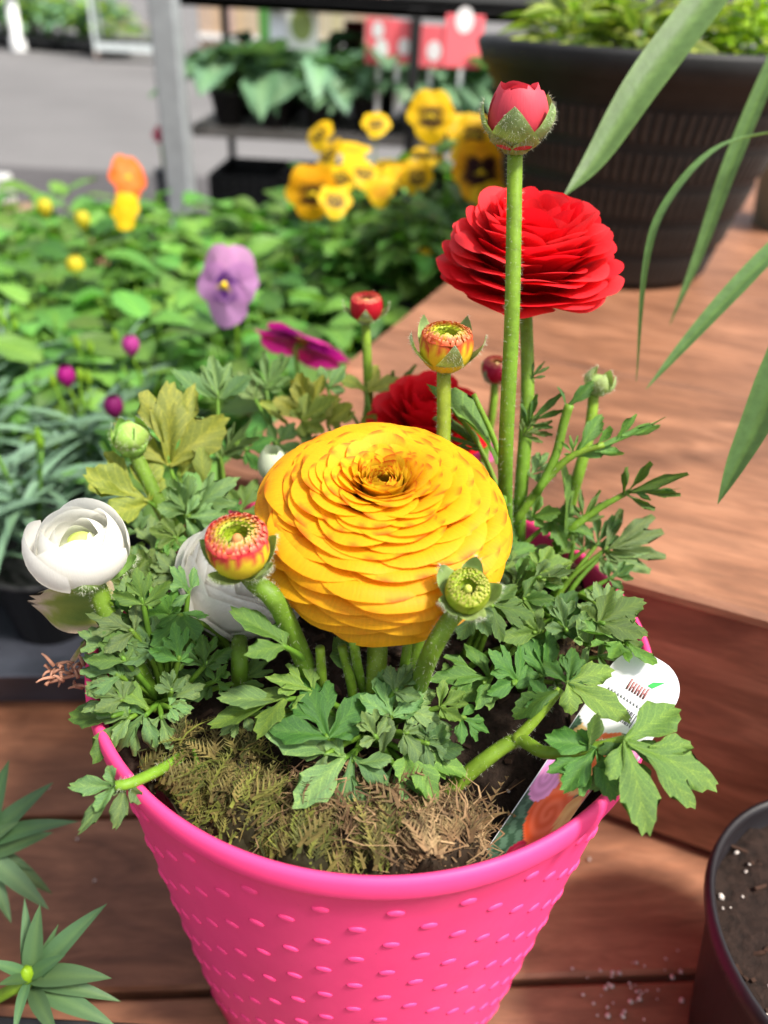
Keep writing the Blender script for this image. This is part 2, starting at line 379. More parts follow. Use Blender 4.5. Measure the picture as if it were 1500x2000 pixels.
bump_me = mesh('raised_dash', V, Fc, M_PINK)
restb = MB(); NC = 58; nb = 0
slope = math.atan2(0.1222 - 0.0955, 0.238)
for c in range(NC):
    a = -math.pi / 2 + (c - NC // 2) * 2 * math.pi / NC
    for rw in range(11):
        z = 0.2245 - (rw + (0.5 if c % 2 else 0)) * 0.0265
        if z < 0.012: continue
        nrm = Vector((math.cos(a) * math.cos(slope), math.sin(a) * math.cos(slope), -math.sin(slope)))
        tg = Vector((-math.sin(a), math.cos(a), 0))
        r = wallR(z) - 0.0001
        M = frame((r * math.cos(a), r * math.sin(a), z), nrm, tg)
        if abs(c - NC // 2) <= 17 and rw < 8 and nb < 300:
            ob('raised_dash', bump_me, pot, M); nb += 1
        else: restb.add([M @ Vector(v) for v in V], Fc)
tag(ob('raised_dashes_rest', restb.build('raised_dashes_rest', M_PINK), pot), kind='stuff')

# soil in the pot, moss on it
_dx, _dy = Z(1010, 1610, .225).x, Z(1010, 1610, .225).y
def dip(x, y): return .020 * math.exp(-((x - _dx) ** 2 + (y - _dy) ** 2) / (2 * .020 ** 2))
def soil_disc(name, c, rad, mt, amp=0.004, n=40, seed=1, rings=16):
    rg = np.random.RandomState(seed); V = [Vector(c)]; Fc = []
    for j in range(1, rings + 1):
        for i in range(n):
            a = 2 * math.pi * i / n; r = rad * j / rings
            V.append(Vector((c[0] + r * math.cos(a), c[1] + r * math.sin(a), c[2] - dip(c[0] + r * math.cos(a), c[1] + r * math.sin(a)) + rg.normal(0, amp) * (0.3 if j == rings else 1))))
    for i in range(n): Fc.append((0, 1 + i, 1 + (i + 1) % n))
    for j in range(rings - 1):
        for i in range(n):
            q = 1 + j * n; Fc.append((q + i, q + n + i, q + n + (i + 1) % n, q + (i + 1) % n))
    return tag(ob(name, mesh(name, V, Fc, mt)), 'dark moist potting soil inside the pink pot', None, None, 'stuff')
s = soil_disc('soil', (0, 0, 0.2295), 0.1190, M_SOIL, 0.0016, 60, 3, 22)
def moss(name, label, spots, n, palette, seed, L=(0.006, 0.013), flat=0.5, tangle=0.0):
    rg = random.Random(seed); b = MB()
    for (cx, cy, rx, ry, h) in spots:                 # cushions under the fronds
        V = []; Fc = []; nn, rr = 22, 7
        for j in range(rr + 1):
            for i in range(nn):
                a = 2 * math.pi * i / nn; q = j / rr
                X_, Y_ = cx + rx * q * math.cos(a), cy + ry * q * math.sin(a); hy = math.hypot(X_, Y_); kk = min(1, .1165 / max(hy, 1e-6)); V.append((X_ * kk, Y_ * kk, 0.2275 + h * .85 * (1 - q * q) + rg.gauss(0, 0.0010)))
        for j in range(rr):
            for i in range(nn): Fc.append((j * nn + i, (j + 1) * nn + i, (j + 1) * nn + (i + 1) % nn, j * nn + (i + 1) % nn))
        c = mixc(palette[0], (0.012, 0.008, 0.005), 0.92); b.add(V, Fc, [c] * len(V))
    tot = sum(s[2] * s[3] for s in spots)
    for (cx, cy, rx, ry, h) in spots:
        for _ in range(int(n * rx * ry / tot)):
            q = math.sqrt(rg.random()); a = rg.uniform(0, 6.283)
            x, y = cx + rx * q * math.cos(a), cy + ry * q * math.sin(a)
            hy = math.hypot(x, y)
            if hy > 0.1150: x *= .1150 / hy; y *= .1150 / hy; hy = .1150
            p = Vector((x, y, 0.2285 + h * (1 - q * q) + rg.uniform(-0.001, 0.002)))
            d = Vector((rg.gauss(0, 1), rg.gauss(0, 1) - 0.2, rg.uniform(0.1, 1.1))).normalized()
            if hy > .100: d = (d + Vector((-x / hy, -y / hy, .25)) * (1.2 + (hy - .1) * 80)).normalized()
            ln = rg.uniform(*L); sag = Vector((rg.gauss(0, .3), rg.gauss(0, .3), -rg.uniform(0.3, 1.0))) * ln * flat
            cc = mixc(rg.choice(palette), rg.choice(palette), rg.random()); k = rg.uniform(0.6, 1.3); cc = tuple(v * k for v in cc)
            side = d.cross(Vector((0, 0, 1))).normalized() if abs(d.z) < 0.98 else Vector((1, 0, 0))
            tg = rg.random() < tangle; wg = side * ln * rg.gauss(0, .35 if tg else .1); pts = [p + d * ln * t + sag * t * t + wg * math.sin(t * 5) for t in (0, .25, .5, .75, 1)]
            if any(math.hypot(q_.x, q_.y) > .1172 for q_ in pts): continue
            V = []; Fc = []; C = []
            for i, q_ in enumerate(pts):
                w = ln * (0.024 if tg else 0.04) * (1.1 - i / 4); V += [q_ - side * w, q_ + side * w]; C += [cc, cc]
                if i: k0 = len(V) - 4; Fc.append((k0, k0 + 1, k0 + 3, k0 + 2))
            for i in range(0 if tg else 7):                        # leaflets both sides
                t = 0.15 + 0.8 * i / 6; q_ = p + d * ln * t + sag * t * t
                for s_ in (-1, 1):
                    l2 = ln * 0.24 * (1.15 - t); n0 = len(V)
                    tip = q_ + (side * s_ * 0.8 + d * 0.8 + Vector((0, 0, rg.uniform(-.1, .5)))) * l2
                    V += [q_ - d * ln * 0.03, q_ + d * ln * 0.04, tip]; Fc.append((n0, n0 + 1, n0 + 2)); C += [cc, cc, mixc(cc, (0.32, 0.30, 0.12), 0.25)]
            b.add(V, Fc, C)
    return tag(ob(name, b.build(name, M_MOSS)), label, None, None, 'stuff')
def mz(x, y): v = Z(x, y, 0.236); return v.x, v.y
GREENP = [(0.075, 0.088, 0.014), (0.125, 0.135, 0.024), (0.13, 0.10, 0.03), (0.035, 0.04, 0.01), (0.08, 0.055, 0.02)]
BROWNP = [(0.115, 0.065, 0.030), (0.17, 0.10, 0.05), (0.055, 0.030, 0.015), (0.23, 0.15, 0.078)]
rgm = random.Random(2)
def lumps(cs, n, rr, hh):
    out = []
    for _ in range(n):
        c = rgm.choice(cs); x, y = mz(c[0] + rgm.gauss(0, 38), c[1] + rgm.gauss(0, 20)); out.append((x, y, rgm.uniform(*rr), rgm.uniform(*rr) * .8, rgm.uniform(*hh)))
    return out
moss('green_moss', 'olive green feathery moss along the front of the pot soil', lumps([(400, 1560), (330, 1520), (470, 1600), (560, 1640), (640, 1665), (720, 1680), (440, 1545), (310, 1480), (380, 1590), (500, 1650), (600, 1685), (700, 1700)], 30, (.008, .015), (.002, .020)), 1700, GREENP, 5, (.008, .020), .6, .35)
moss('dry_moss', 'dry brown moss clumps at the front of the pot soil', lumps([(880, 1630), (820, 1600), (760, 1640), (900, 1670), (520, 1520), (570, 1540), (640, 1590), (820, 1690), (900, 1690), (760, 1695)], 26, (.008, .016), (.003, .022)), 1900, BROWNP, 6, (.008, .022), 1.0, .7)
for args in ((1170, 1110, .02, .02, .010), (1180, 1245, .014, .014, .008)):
    pass
moss('brown_moss_patch', 'pale brown dry moss by the right rear pot rim', [mz(1185, 1120) + (.014, .018, .02), mz(1185, 1245) + (.014, .014, .014), mz(1080, 1250) + (.016, .012, .014)], 260, BROWNP, 8, (0.006, 0.012), 0.7)

# ------------------------------------------------------------------ ranunculus builders
def bez(p, t):
    a = 1 - t; return (a ** 3 * p[0][0] + 3 * a * a * t * p[1][0] + 3 * a * t * t * p[2][0] + t ** 3 * p[3][0],
                       a ** 3 * p[0][1] + 3 * a * a * t * p[1][1] + 3 * a * t * t * p[2][1] + t ** 3 * p[3][1])
def petal_mesh(name, prof, th0, half, mt, colf, rg, nu=9, nv=7, rounding=0.30, ruff=0.03, cup=0.0, lift=0.0, nib=0.0, vmin=0.0):
    V = []; C = []; U = []; ph = rg.uniform(0, 6.28); p2_ = rg.uniform(0, 6.28); ed = [ruff * (1.2 * math.sin(2.6 * (-1 + 2 * q / nu) + ph) + .6 * math.sin(6.5 * (-1 + 2 * q / nu) + p2_)) for q in range(nu + 1)]; wob = rg.uniform(0.5, 1.5)
    sk = rg.gauss(0, 0.05)
    for j in range(nv + 1):
        v = 1 - (1 - j / nv) ** 1.7
        for i in range(nu + 1):
            u = -1 + 2 * i / nu
            ve = v * (1 - rounding * abs(u) ** 2.4 + ed[i] * v * v + sk * u * v * 0.5) + nib * v ** 6 * max(0, 1 - abs(u) * 4)
            r, z = bez(prof, min(ve, 1.06))
            wv_ = 0.42 + 0.58 * math.sin(min(1, v * 1.25) * math.pi / 2)
            th = th0 + u * half * wv_
            r2 = r * (1 - cup * u * u * v); z2 = z + lift * u * u * v + 0.012 * r * math.sin(ph + u * 4 * wob) * v * 2.0
            V.append((r2 * math.cos(th), r2 * math.sin(th), z2)); C.append(colf(u, v)); U.append((u * 0.5 + ph, v))
    return mesh(name, V, grid(nu, nv), mt, C, U)
def bloom_petals(part, M, N, keys, mt, colfn, seed, base=(0.004, -0.02), half=(1.0, 0.55), ruff=0.03, rounding=0.3, lift=0.0, cup=0.0, scale=1.0, nu=9, nv=7, nib=0.0, jit=0.0, bang=(75, -10), tpow=1.0, aj=5):
    rg = random.Random(seed); K = np.array(keys)
    for i in range(N):
        t = ((i + 0.5) / N) ** tpow; r, z, a = (np.interp(t, K[:, 0], K[:, q]) for q in (1, 2, 3))
        s = scale * (1 + rg.gauss(0, 0.018)); a = R(a + rg.gauss(0, aj)); z = z + rg.gauss(0, jit)
        r *= s; z *= scale; p0 = (base[0] * scale * (0.5 + t), base[1] * scale); p3 = (r, z)
        d = math.hypot(p3[0] - p0[0], p3[1] - p0[1]); ba = R(lerp(bang[0], bang[1], t))
        p1 = (p0[0] + 0.4 * d * math.cos(ba), p0[1] + 0.4 * d * math.sin(ba)); p2 = (p3[0] - 0.38 * d * math.cos(a), p3[1] - 0.38 * d * math.sin(a))
        tc = t; rc = rg.random()
        me = petal_mesh('petal', (p0, p1, p2, p3), i * 2.39996 + rg.gauss(0, 0.12), lerp(half[0], half[1], t ** 0.6) * rg.uniform(0.85, 1.15), mt,
                        lambda u, v: colfn(tc, u, v, rc), rg, nu, nv, rounding * rg.uniform(0.7, 1.3), ruff, cup, lift * scale, nib)
        ob('petal', me, part, M)
def core_part(name, parent, M, prof, c, hair=0):
    b = MB(); lathe(b, prof, 16, None, 0, [c] * len(prof)); 
    return ob(name, b.build(name, [M_SEPAL, M_HAIR]), parent, M)
def stem(parent, pts, r0, r1=None, c0=(1, 1, 1), c1=(1, 1, 1), hair=500, name='stem', n=26, hl=0.0016):
    r1 = r1 or r0; b = MB(); path = spline(pts, n)
    tube(b, path, lambda s: lerp(r0, r1, s), 10, 0, c0, c1)
    if hair: hairs_on(b, int(hair * 1.5), hl, 0.000045, 1, len(pts) * 7 + hair)
    return ob(name, b.build(name, [M_STEM, M_HAIR]), parent)
def sepals(part, M, n, r0, length, width, ang, seed, hair=120, droop=0.0, c=(1, 1, 1), zb=0.0, curl=0.3, hug=None):
    rg = random.Random(seed)
    for i in range(n):
        b = MB(); V = []; C = []; th = 2 * math.pi * (i + rg.uniform(-.12, .12)) / n + seed; nu, nv = 6, 8
        a = R(ang + rg.gauss(0, 7)); L = length * rg.uniform(.9, 1.1)
        for j in range(nv + 1):
            v = j / nv; aa = a + curl * (v - 0.3) * 2
            w = width * math.sin(math.pi * min(1, (0.16 + v * 0.84) if not hug else (.36 + v * .64))) ** 0.8 * (1 - 0.15 * v)
            x = r0 + L * (v * math.cos(aa)); z = zb + L * v * math.sin(aa)
            if hug: x = hug[0] * math.sin(min(1.0, .12 + v * hug[2]) * math.pi * .5 if v * hug[2] + .12 < 1 else math.pi * .5 + (v * hug[2] - .88) * 1.1) + .0006 + .0004 * (i % 2); z = hug[1] * v
            if hug: w = min(w, 1.15 * x)
            for k in range(nu + 1):
                u = -1 + 2 * k / nu; y = u * w; rr = x - (0.35 * abs(u) ** 2 * w if not hug else .55 * y * y / max(x, .002))
                V.append((rr * math.cos(th) - y * math.sin(th), rr * math.sin(th) + y * math.cos(th), z + (0.25 * w * u * u if not hug else 0)))
                C.append(mixc(c, (1.25, 1.0, 0.55), 0.5 * (1 - v)) if abs(u) < .9 else (1.5, 1.4, 1.2))
        b.add(V, grid(nu, nv), C)
        # sepals bulge outward: hairs on the outer side
        n0 = len(b.V); hairs_on(b, hair, 0.0018, 0.00006, 1, seed + i)
        ob('sepal', b.build('sepal', [M_SEPAL, M_HAIR]), part, M)

# leaf blades: lobed sheets, shared between leaves
def leaf_blade(name, lobes, seed, fold=0.25, droop=0.12, mt=None, wav=0.02):
    rg = random.Random(seed); b = MB()
    for (ang, L, w, teeth, x0, y0) in lobes:
        ca, sa = math.cos(R(ang)), math.sin(R(ang)); nu = max(4, 2 * teeth); nv = 7; V = []; C = []; U = []
        tw = [rg.uniform(0.015, 0.045) for _ in range(nu + 1)]; ph = rg.uniform(0, 6)
        for j in range(nv + 1):
            v = j / nv
            wd_ = w * (0.13 + 0.87 * math.sin(min(1, v / 0.74) * math.pi * 0.5) ** 1.7) * (1 - 0.22 * max(0, (v - .74) / .26) ** 2)
            for i in range(nu + 1):
                u = -1 + 2 * i / nu
                y = v * L * (1 - 0.30 * abs(u) ** 2.2 * v ** 2)
                if j == nv: y += L * (tw[i] if i % 2 else -tw[i])
                x = u * wd_ + (0.05 * w * (1 if i % 2 else -1) * v if 0 < i < nu else (0.06 * w * (-1 if i == 0 else 1) * math.sin(j * 2.4)))
                X, Y = x0 + x * ca + y * sa, y0 - x * sa + y * ca
                z = fold * abs(u) * wd_ - droop * (X * X + Y * Y) + wav * math.sin(ph + u * 2.5 + v * 4) - 0.06 * (abs(u) ** 3) * v * w
                V.append((X, Y, z)); edge = max(abs(u), 1 if j == nv else 0)
                vein = math.exp(-abs(u) * 7) * 0.55 + 0.5 * math.exp(-v * 6)
                C.append(mixc((1, 1, 1), (1.7, 1.45, 1.0), vein) if edge < 1 else (1.25, 1.15, 0.95)); U.append((u, v))
        b.add(V, grid(nu, nv), C, U)
    return b.build(name, mt)
L3 = [(2, 1.0, .25, 4, 0, 0), (50, .86, .24, 4, .0, -.01), (-47, .82, .23, 4, 0, -.01), (24, .50, .13, 2, .08, .2), (98, .50, .17, 3, 0, -.02), (-96, .46, .16, 3, 0, -.02)]
L3w = [(-3, 1.0, .23, 4, 0, 0), (30, .66, .15, 3, .05, .22), (58, .86, .22, 4, .0, -.01), (-54, .80, .21, 4, 0, -.01), (-26, .6, .13, 2, -.05, .25), (92, .46, .14, 3, 0, 0)]
L3d = [(0, 1.0, .19, 3, 0, .0), (34, .58, .14, 2, .04, .28), (-36, .52, .13, 2, -.04, .30), (66, .74, .19, 3, 0, 0), (-68, .66, .18, 3, 0, 0), (100, .40, .12, 2, .18, .06)]
L3n = [(4, 1.0, .085, 2, 0, 0), (30, .8, .075, 2, 0, .15), (-26, .72, .07, 2, 0, .1), (55, .55, .07, 2, 0, .02), (-58, .5, .07, 2, 0, .02)]
L2 = [(16, 1.0, .25, 4, 0, 0), (-46, .74, .21, 3, 0, .0), (72, .52, .17, 3, 0, .05)]
L1 = [(0, 1.0, .30, 5, 0, 0)]
LF = [(0, 1.0, .13, 2, 0, .05), (22, .9, .12, 2, 0, .1), (-22, .88, .12, 2, 0, .1), (50, .72, .12, 2, 0, 0), (-52, .7, .12, 2, 0, 0), (80, .45, .1, 2, 0, 0)]
LL = [(0, 1.0, .05, 2, 0, 0), (24, .42, .07, 2, 0, .55), (-30, .35, .055, 2, 0, .5), (40, .38, .06, 2, 0, .2), (-38, .3, .05, 2, 0, .25)]
BL = {}
for nm, lb in (('A', L3), ('B', L3w), ('C', L3d), ('N', L3n), ('D', L2), ('S', L1), ('F', LF), ('L', LL)):
    for mk, mt in (('g', M_LEAF), ('b', M_LEAFB), ('y', M_LEAFY)):
        for q in range(3): BL[nm + mk + str(q)] = leaf_blade('leaf_blade', [(g_[0] + rnd.uniform(-7, 7), g_[1] * rnd.uniform(.88, 1.1), g_[2] * rnd.uniform(.88, 1.12)) + g_[3:] for g_ in lb], len(BL) * 3 + 1, (0.18, 0.38, 0.5)[q], (0.16, 0.34, -0.12)[q], mt, (.025, .04, .045)[q])
def leaf(parent, b0, b1, kind='Ag', roll=0, stalk=None, face=0.5, r=0.0014, wid=1.0, via=None, sc_=(1, 1, 1), tilt=0):
    base = b0 if isinstance(b0, Vector) else Q(*b0); tip = b1 if isinstance(b1, Vector) else Q(*b1)
    ax = (tip - base) * (.90 if kind[0] in 'AB' else .96 if kind[0] in 'CD' else 1); L = ax.length; ax.normalize()
    n0 = Vector((0, 0, 1)).lerp((CAM - base).normalized(), face)
    n0 = (n0 - ax * n0.dot(ax)).normalized(); n0 = Matrix.Rotation(R(roll), 3, ax) @ n0
    x = ax.cross(n0)
    M = Matrix.Identity(4)
    for k, v in enumerate((x * L * wid, ax * L, n0 * L)):
        for j in range(3): M[j][k] = v[j]
    M.translation = base
    key = kind if kind in BL else kind + str(rnd.randrange(3))
    st = None
    if stalk is not None:
        s0 = stalk if isinstance(stalk, Vector) else Q(*stalk)
        mid = [via if isinstance(via, Vector) else Q(*via)] if via is not None else [s0.lerp(base, 0.5) + Vector((0, 0, (base - s0).length * 0.10)) - ax * (base - s0).length * 0.08]
        b = MB(); tube(b, spline([s0] + mid + [base - n0 * r * .5, base + ax * L * 0.08 - n0 * r * 1.1], 14), lambda s: r * (1.2 - 0.75 * s), 7, 0, (.75, .85, .9), (.62, .72, .9))
        st = ob('leaf_stalk', b.build('leaf_stalk', [M_STEM, M_HAIR]), parent)
    return ob('leaf_blade', BL[key], st or parent, M)

# ------------------------------------------------------------------ buds
def wrap_petals(part, M, S, n, mt, colfn, seed, tip=(0.75, 1.42), ang=104, half=0.85, base=(0.18, 0.02), bang=(8, 8), jr=0.04, z0=0.0, rnd_=.16):
    rg = random.Random(seed)
    for i in range(n):
        p0 = (base[0] * S, (base[1] + z0) * S); p3 = ((tip[0] + rg.gauss(0, jr)) * S, (tip[1] + rg.gauss(0, jr)) * S)
        d = math.hypot(p3[0] - p0[0], p3[1] - p0[1]); a = R(ang + rg.gauss(0, 4)); ba = R(lerp(bang[0], bang[1], i / max(1, n - 1)))
        p1 = (p0[0] + .48 * d * math.cos(ba), p0[1] + .48 * d * math.sin(ba)); p2 = (p3[0] - .42 * d * math.cos(a), p3[1] - .42 * d * math.sin(a))
        rc = rg.random()
        me = petal_mesh('petal', (p0, p1, p2, p3), i * 2.39996 + seed, half, mt, lambda u, v: colfn(u, v, rc), rg, 10, 8, rnd_, 0.012, 0.0, 0.0)
        ob('petal', me, part, M)
def ring_bud(parent, M, S, ctop, cring, cin, ccone, seed, nsep=5, sep=(0.9, 0.42, 55), rings=((.80, 1.40), (.69, 1.47), (.58, 1.48), (.48, 1.44), (.39, 1.36)), sepr=0.35, curl=0.3, cbase=None, hug=None):
    part = core_part('bud', parent, M, [(0.02 * S, -0.05 * S), (0.3 * S, -0.02 * S), (0.35 * S, 0.08 * S), (0.2 * S, 0.2 * S)], (1, 1, 0.8))
    wrap_petals(part, M, S, 8, M_BUD, lambda u, v, rc: mixc(mixc(ctop, cbase or ctop, 1 - v), cring, (v - 0.80 + 0.10 * math.sin(u * 19 + rc * 9)) * 9), seed, (0.80, 1.40))
    b = MB(); rg = random.Random(seed)
    for k, (r, z) in enumerate(rings):                  # rows of tiny inner petal tips, spiralled
        n = int(30 * r / .8) + 4
        for i in range(n):
            th = 2 * math.pi * (i + 0.5 * (k % 2)) / n + rg.gauss(0, .05); w = math.pi / n * 0.95 * r; dr = 0.12; rr = r + rg.gauss(0, .012)
            q = []
            for (du, rad, zz) in ((-1, rr + .06, z - .10), (1, rr + .06, z - .10), (.8, rr, z + .02), (0, rr - dr * .6, z + .05), (-.8, rr, z + .02)):
                q.append(Vector((rad * math.cos(th) - du * w * math.sin(th), rad * math.sin(th) + du * w * math.cos(th), zz + rg.gauss(0, .008))) * S)
            lt = mixc(cring, (0.9, 0.62, 0.30), 0.75)
            c0 = mixc(cring, cin, max(0, (k - 1) / 3.0))
            b.add(q, [(0, 1, 2, 4), (4, 2, 3)], [c0, c0, mixc(c0, lt, .25), mixc(c0, lt, .9), mixc(c0, lt, .25)])
    prof = [(.86 * S, 1.30 * S), (.6 * S, 1.40 * S), (.46 * S, 1.38 * S), (.40 * S, 1.25 * S), (.36 * S, 1.05 * S), (.28 * S, .95 * S), (.01 * S, .92 * S)]
    lathe(b, prof, 40, None, 0, [cring, mixc(cring, cin, .6), cin, mixc(cin, (.1, .16, .01), .4), cin, mixc(cin, (.06, .1, .01), .6), (.05, .08, .01)])
    for k in range(5):                                  # green swirl of innermost petals
        r = (.46 - .022 * k) * S; z = (1.36 - .06 * k) * S
        for i in range(9):
            th = i * 6.283 / 9 + k * .35; V = []
            for q in range(5):
                a = th + q * .14; V += [Vector((r * math.cos(a), r * math.sin(a), z - .08 * S)), Vector(((r - .04 * S) * math.cos(a), (r - .04 * S) * math.sin(a), z + .03 * S * math.sin(q * .78)))]
            c = mixc(cin, (.12, .2, .01), (i + k) % 3 * .22); b.add(V, [(2 * q, 2 * q + 2, 2 * q + 3, 2 * q + 1) for q in range(4)], [c, mixc(c, (.6, .6, .1), .3)] * 5)
    ob('inner_petals', b.build('inner_petals', M_BUD), part, M)
    b = MB(); pr = [(.17 * S * math.sin(min(1, .25 + t) * math.pi * .62) if t < 1 else 0.0001, (.92 + .42 * t) * S) for t in np.linspace(0, 1, 8)]
    pr = [(.19 * S, .92 * S), (.185 * S, 1.05 * S), (.165 * S, 1.17 * S), (.12 * S, 1.28 * S), (.05 * S, 1.34 * S), (.0001, 1.35 * S)]
    lathe(b, pr, 16, None, 0, [mixc(ccone, (.1, .03, .01), .5)] * 2 + [ccone] * 4); ob('cone', b.build('cone', M_VR), part, M)
    sepals(part, M, nsep, sepr * S, sep[0] * S, sep[1] * S, sep[2], seed, 160, c=(1, 1, 1), curl=curl, hug=None if hug is None else (hug[0] * S, hug[1] * S, hug[2]))
    return part
SU = Vector((0, 0, 1))
def camdir(p): return (CAM - p).normalized()

# ------------------------------------------------------------------ yellow plant
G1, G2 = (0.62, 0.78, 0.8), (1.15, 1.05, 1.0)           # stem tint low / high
def ycol(t, u, v, rc):
    base = mixc((0.90, 0.64, 0.022), (0.94, 0.47, 0.009), min(1, t * 2.0))
    base = mixc(base, (0.94, 0.41, 0.008), max(0, (t - .5) * 1.6))
    base = mixc(mixc(base, (0.92, 0.30, 0.006), 0.5 * (1 - v) ** 1.2), (0.94, 0.52, 0.013), 0.65 * v ** 4)
    if t < 0.12: base = mixc((0.42, 0.46, 0.02), (0.90, 0.66, 0.03), v)
    fl = math.sin(u * 9 + rc * 40) * math.sin(u * 5.3 + rc * 23)
    amt = (0.95 if t < .1 else 0.75 if t < .72 else 0.35) * (1 if v > .995 else 0.18 if v > .93 else 0.2 if v > .8 and t < .12 else 0)
    return mixc(base, (0.62, 0.045, 0.012), amt * (1 if fl > (-0.05 if t < .2 else .40) else 0.0))
yc = P(744, 1012, 0.300)
yax = (SU + camdir(yc) * 0.24).normalized()
YM = frame(yc, yax) @ Matrix.Diagonal((1.035, 1.035, .93, 1))
crown_y = Z(700, 1442, SOIL)
ypl = thing('yellow_ranunculus', crown_y, 'ranunculus plant with the big orange yellow bloom in the middle of the pink pot', 'flowering plant')
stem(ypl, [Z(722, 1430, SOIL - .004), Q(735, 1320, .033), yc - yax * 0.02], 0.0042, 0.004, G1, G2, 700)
yb = core_part('bloom', ypl, YM, [(0.004, -0.024), (0.009, -0.022), (0.008, -0.017), (0.004, 0.0), (0.003, 0.015), (0.0020, 0.0185), (0.0001, 0.0200)], (0.25, 0.22, 0.12))
YK = [(0, .0022, .0222, 116), (.04, .0042, .0238, 106), (.08, .0068, .0250, 86), (.13, .0105, .0260, 58), (.19, .0155, .0262, 30), (.29, .0230, .0248, 6), (.43, .0315, .0204, -14), (.58, .0400, .0132, -30), (.74, .0465, .0035, -48), (.87, .0478, -.0090, -68), (1, .0430, -.0215, -86)]
bloom_petals(yb, YM, 205, YK, M_YEL, ycol, 11, base=(0.004, -0.021), half=(1.05, 0.56), ruff=0.008, rounding=0.20, lift=0.0, nib=0.0, jit=0.0004, nu=15, nv=7, tpow=1.45, scale=1.035)
sepals(yb, YM, 5, 0.007, 0.016, 0.006, -35, 4, 60, zb=-0.023, curl=-0.2)
# left bud with red and yellow ring
lb = P(474, 1108, 0.268); lax = (SU + camdir(lb) * 0.30 + Vector((-0.10, 0, 0))).normalized(); LM = frame(lb, lax, Vector((.6, .8, 0)))
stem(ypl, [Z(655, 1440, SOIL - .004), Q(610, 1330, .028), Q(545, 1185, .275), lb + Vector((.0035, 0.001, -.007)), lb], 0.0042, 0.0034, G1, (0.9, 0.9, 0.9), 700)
ring_bud(ypl, LM, 0.0122, (0.80, 0.60, 0.03), (0.62, 0.035, 0.05), (0.34, 0.46, 0.02), (0.55, 0.22, 0.08), 21, 5, (1.15, 0.46, 30), sepr=.45, curl=.32, cbase=(.55, .50, .03))
# upper yellow bud
ub = P(867, 722, 0.330); UM = frame(ub, (SU + camdir(ub) * .10).normalized(), Vector((.8, .6, 0)))
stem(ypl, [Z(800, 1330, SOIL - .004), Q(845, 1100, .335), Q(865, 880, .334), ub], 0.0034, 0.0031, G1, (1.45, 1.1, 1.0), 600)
ring_bud(ypl, UM, 0.0125, (0.82, 0.55, 0.03), (0.60, 0.09, 0.03), (0.42, 0.52, 0.02), (0.72, 0.55, 0.08), 33, 5, (1.45, 0.50, 62), hug=(1.22, 1.55, 1.0), cbase=(.60, .50, .03))
# small green bud under the bloom's right side
gb = P(906, 1172, 0.264); gax = (camdir(gb) * 0.85 + SU * 0.75 + Vector((.12, 0, 0))).normalized(); GM = frame(gb, gax, Vector((.9, .3, .2)))
stem(ypl, [Z(800, 1400, SOIL - .004), Q(835, 1290, .276), Q(876, 1215, .266), gb - SU * .002 - gax * .002], 0.0036, 0.0031, G1, (.9, .95, .9), 420)
ring_bud(ypl, GM, 0.0084, (0.34, 0.42, 0.04), (0.30, 0.40, 0.02), (0.32, 0.46, 0.02), (0.52, 0.56, 0.10), 45, 5, (1.50, 0.60, 68), hug=(1.25, 1.5, 1.0))
# leaf stalks without flowers among the stems
for pts in ([Z(690, 1445, SOIL), Q(690, 1360, .025), Q(668, 1262, .05)], [Z(640, 1430, SOIL), Q(630, 1340, .03), Q(625, 1265, .05)], [Z(765, 1430, SOIL), Q(790, 1300, .04), Q(800, 1230, .055)], [Z(745, 1440, SOIL), Q(705, 1330, .03), Q(690, 1250, .06)]):
    stem(ypl, pts, 0.0022, 0.0018, G1, (1.1, 1.1, 1), 120, 'leaf_stalk', 14)
cy = (720, 1450, 0.0)
for a in (
    ((675, 1478, .022), (488, 1462, .030), 'Db', 5, cy), ((690, 1478, .020), (664, 1608, .010), 'Cb', 10, cy), ((768, 1492, .018), (800, 1592, .008), 'Nb', 0, cy),
    ((700, 1490, .020), (762, 1488, .022), 'Sb', 0, None), ((800, 1470, .022), (928, 1488, .020), 'Ag', -10, cy), ((790, 1430, .028), (900, 1420, .028), 'Bb', 10, cy),
    ((765, 1398, .032), (742, 1295, .040), 'Bb', 10, cy), ((790, 1385, .032), (855, 1330, .036), 'Ab', 0, cy), ((640, 1440, .030), (588, 1308, .040), 'Bg', 0, (660, 1440, .004)),
    ((560, 1362, .034), (412, 1412, .034), 'Dg', 35, (650, 1405, .012)), ((690, 1325, .035), (668, 1240, .050), 'Sg', 0, None), ((560, 1372, .03), (440, 1345, .04), 'Sb', 40, None),
    ((745, 1475, .02), (760, 1400, .03), 'Sb', 0, None), ((840, 1470, .02), (880, 1400, .034), 'Ab', 10, cy), ((640, 1590, .012), (625, 1620, .006), 'Ng', 0, None),
    ((880, 1330, .026), (868, 1290, .03), 'Ag', 0, None), ((560, 1262, .06), (455, 1196, .075), 'Dg', 20, (600, 1330, .02)), ((930, 1185, .06), (890, 1262, .045), 'Ab', 0, None)):
    leaf(ypl, a[0], a[1], a[2], a[3], a[4])
for a in (((735, 1440, .030), (700, 1385, .040), 'Cb', 0), ((800, 1500, .016), (858, 1545, .010), 'Cb', 0), ((830, 1450, .026), (905, 1460, .024), 'Cb', 10), ((640, 1470, .024), (575, 1495, .02), 'Db', 0), ((770, 1350, .038), (820, 1290, .046), 'Bb', 0), ((610, 1350, .035), (540, 1310, .045), 'Cg', 0),
          ((480, 1395, .025), (430, 1440, .02), 'Cb', 0), ((540, 1400, .028), (500, 1440, .022), 'Cb', 0), ((900, 1400, .03), (960, 1430, .026), 'Cg', 0), ((860, 1380, .034), (920, 1350, .04), 'Bg', 0)):
    leaf(ypl, a[0], a[1], a[2], a[3], cy)
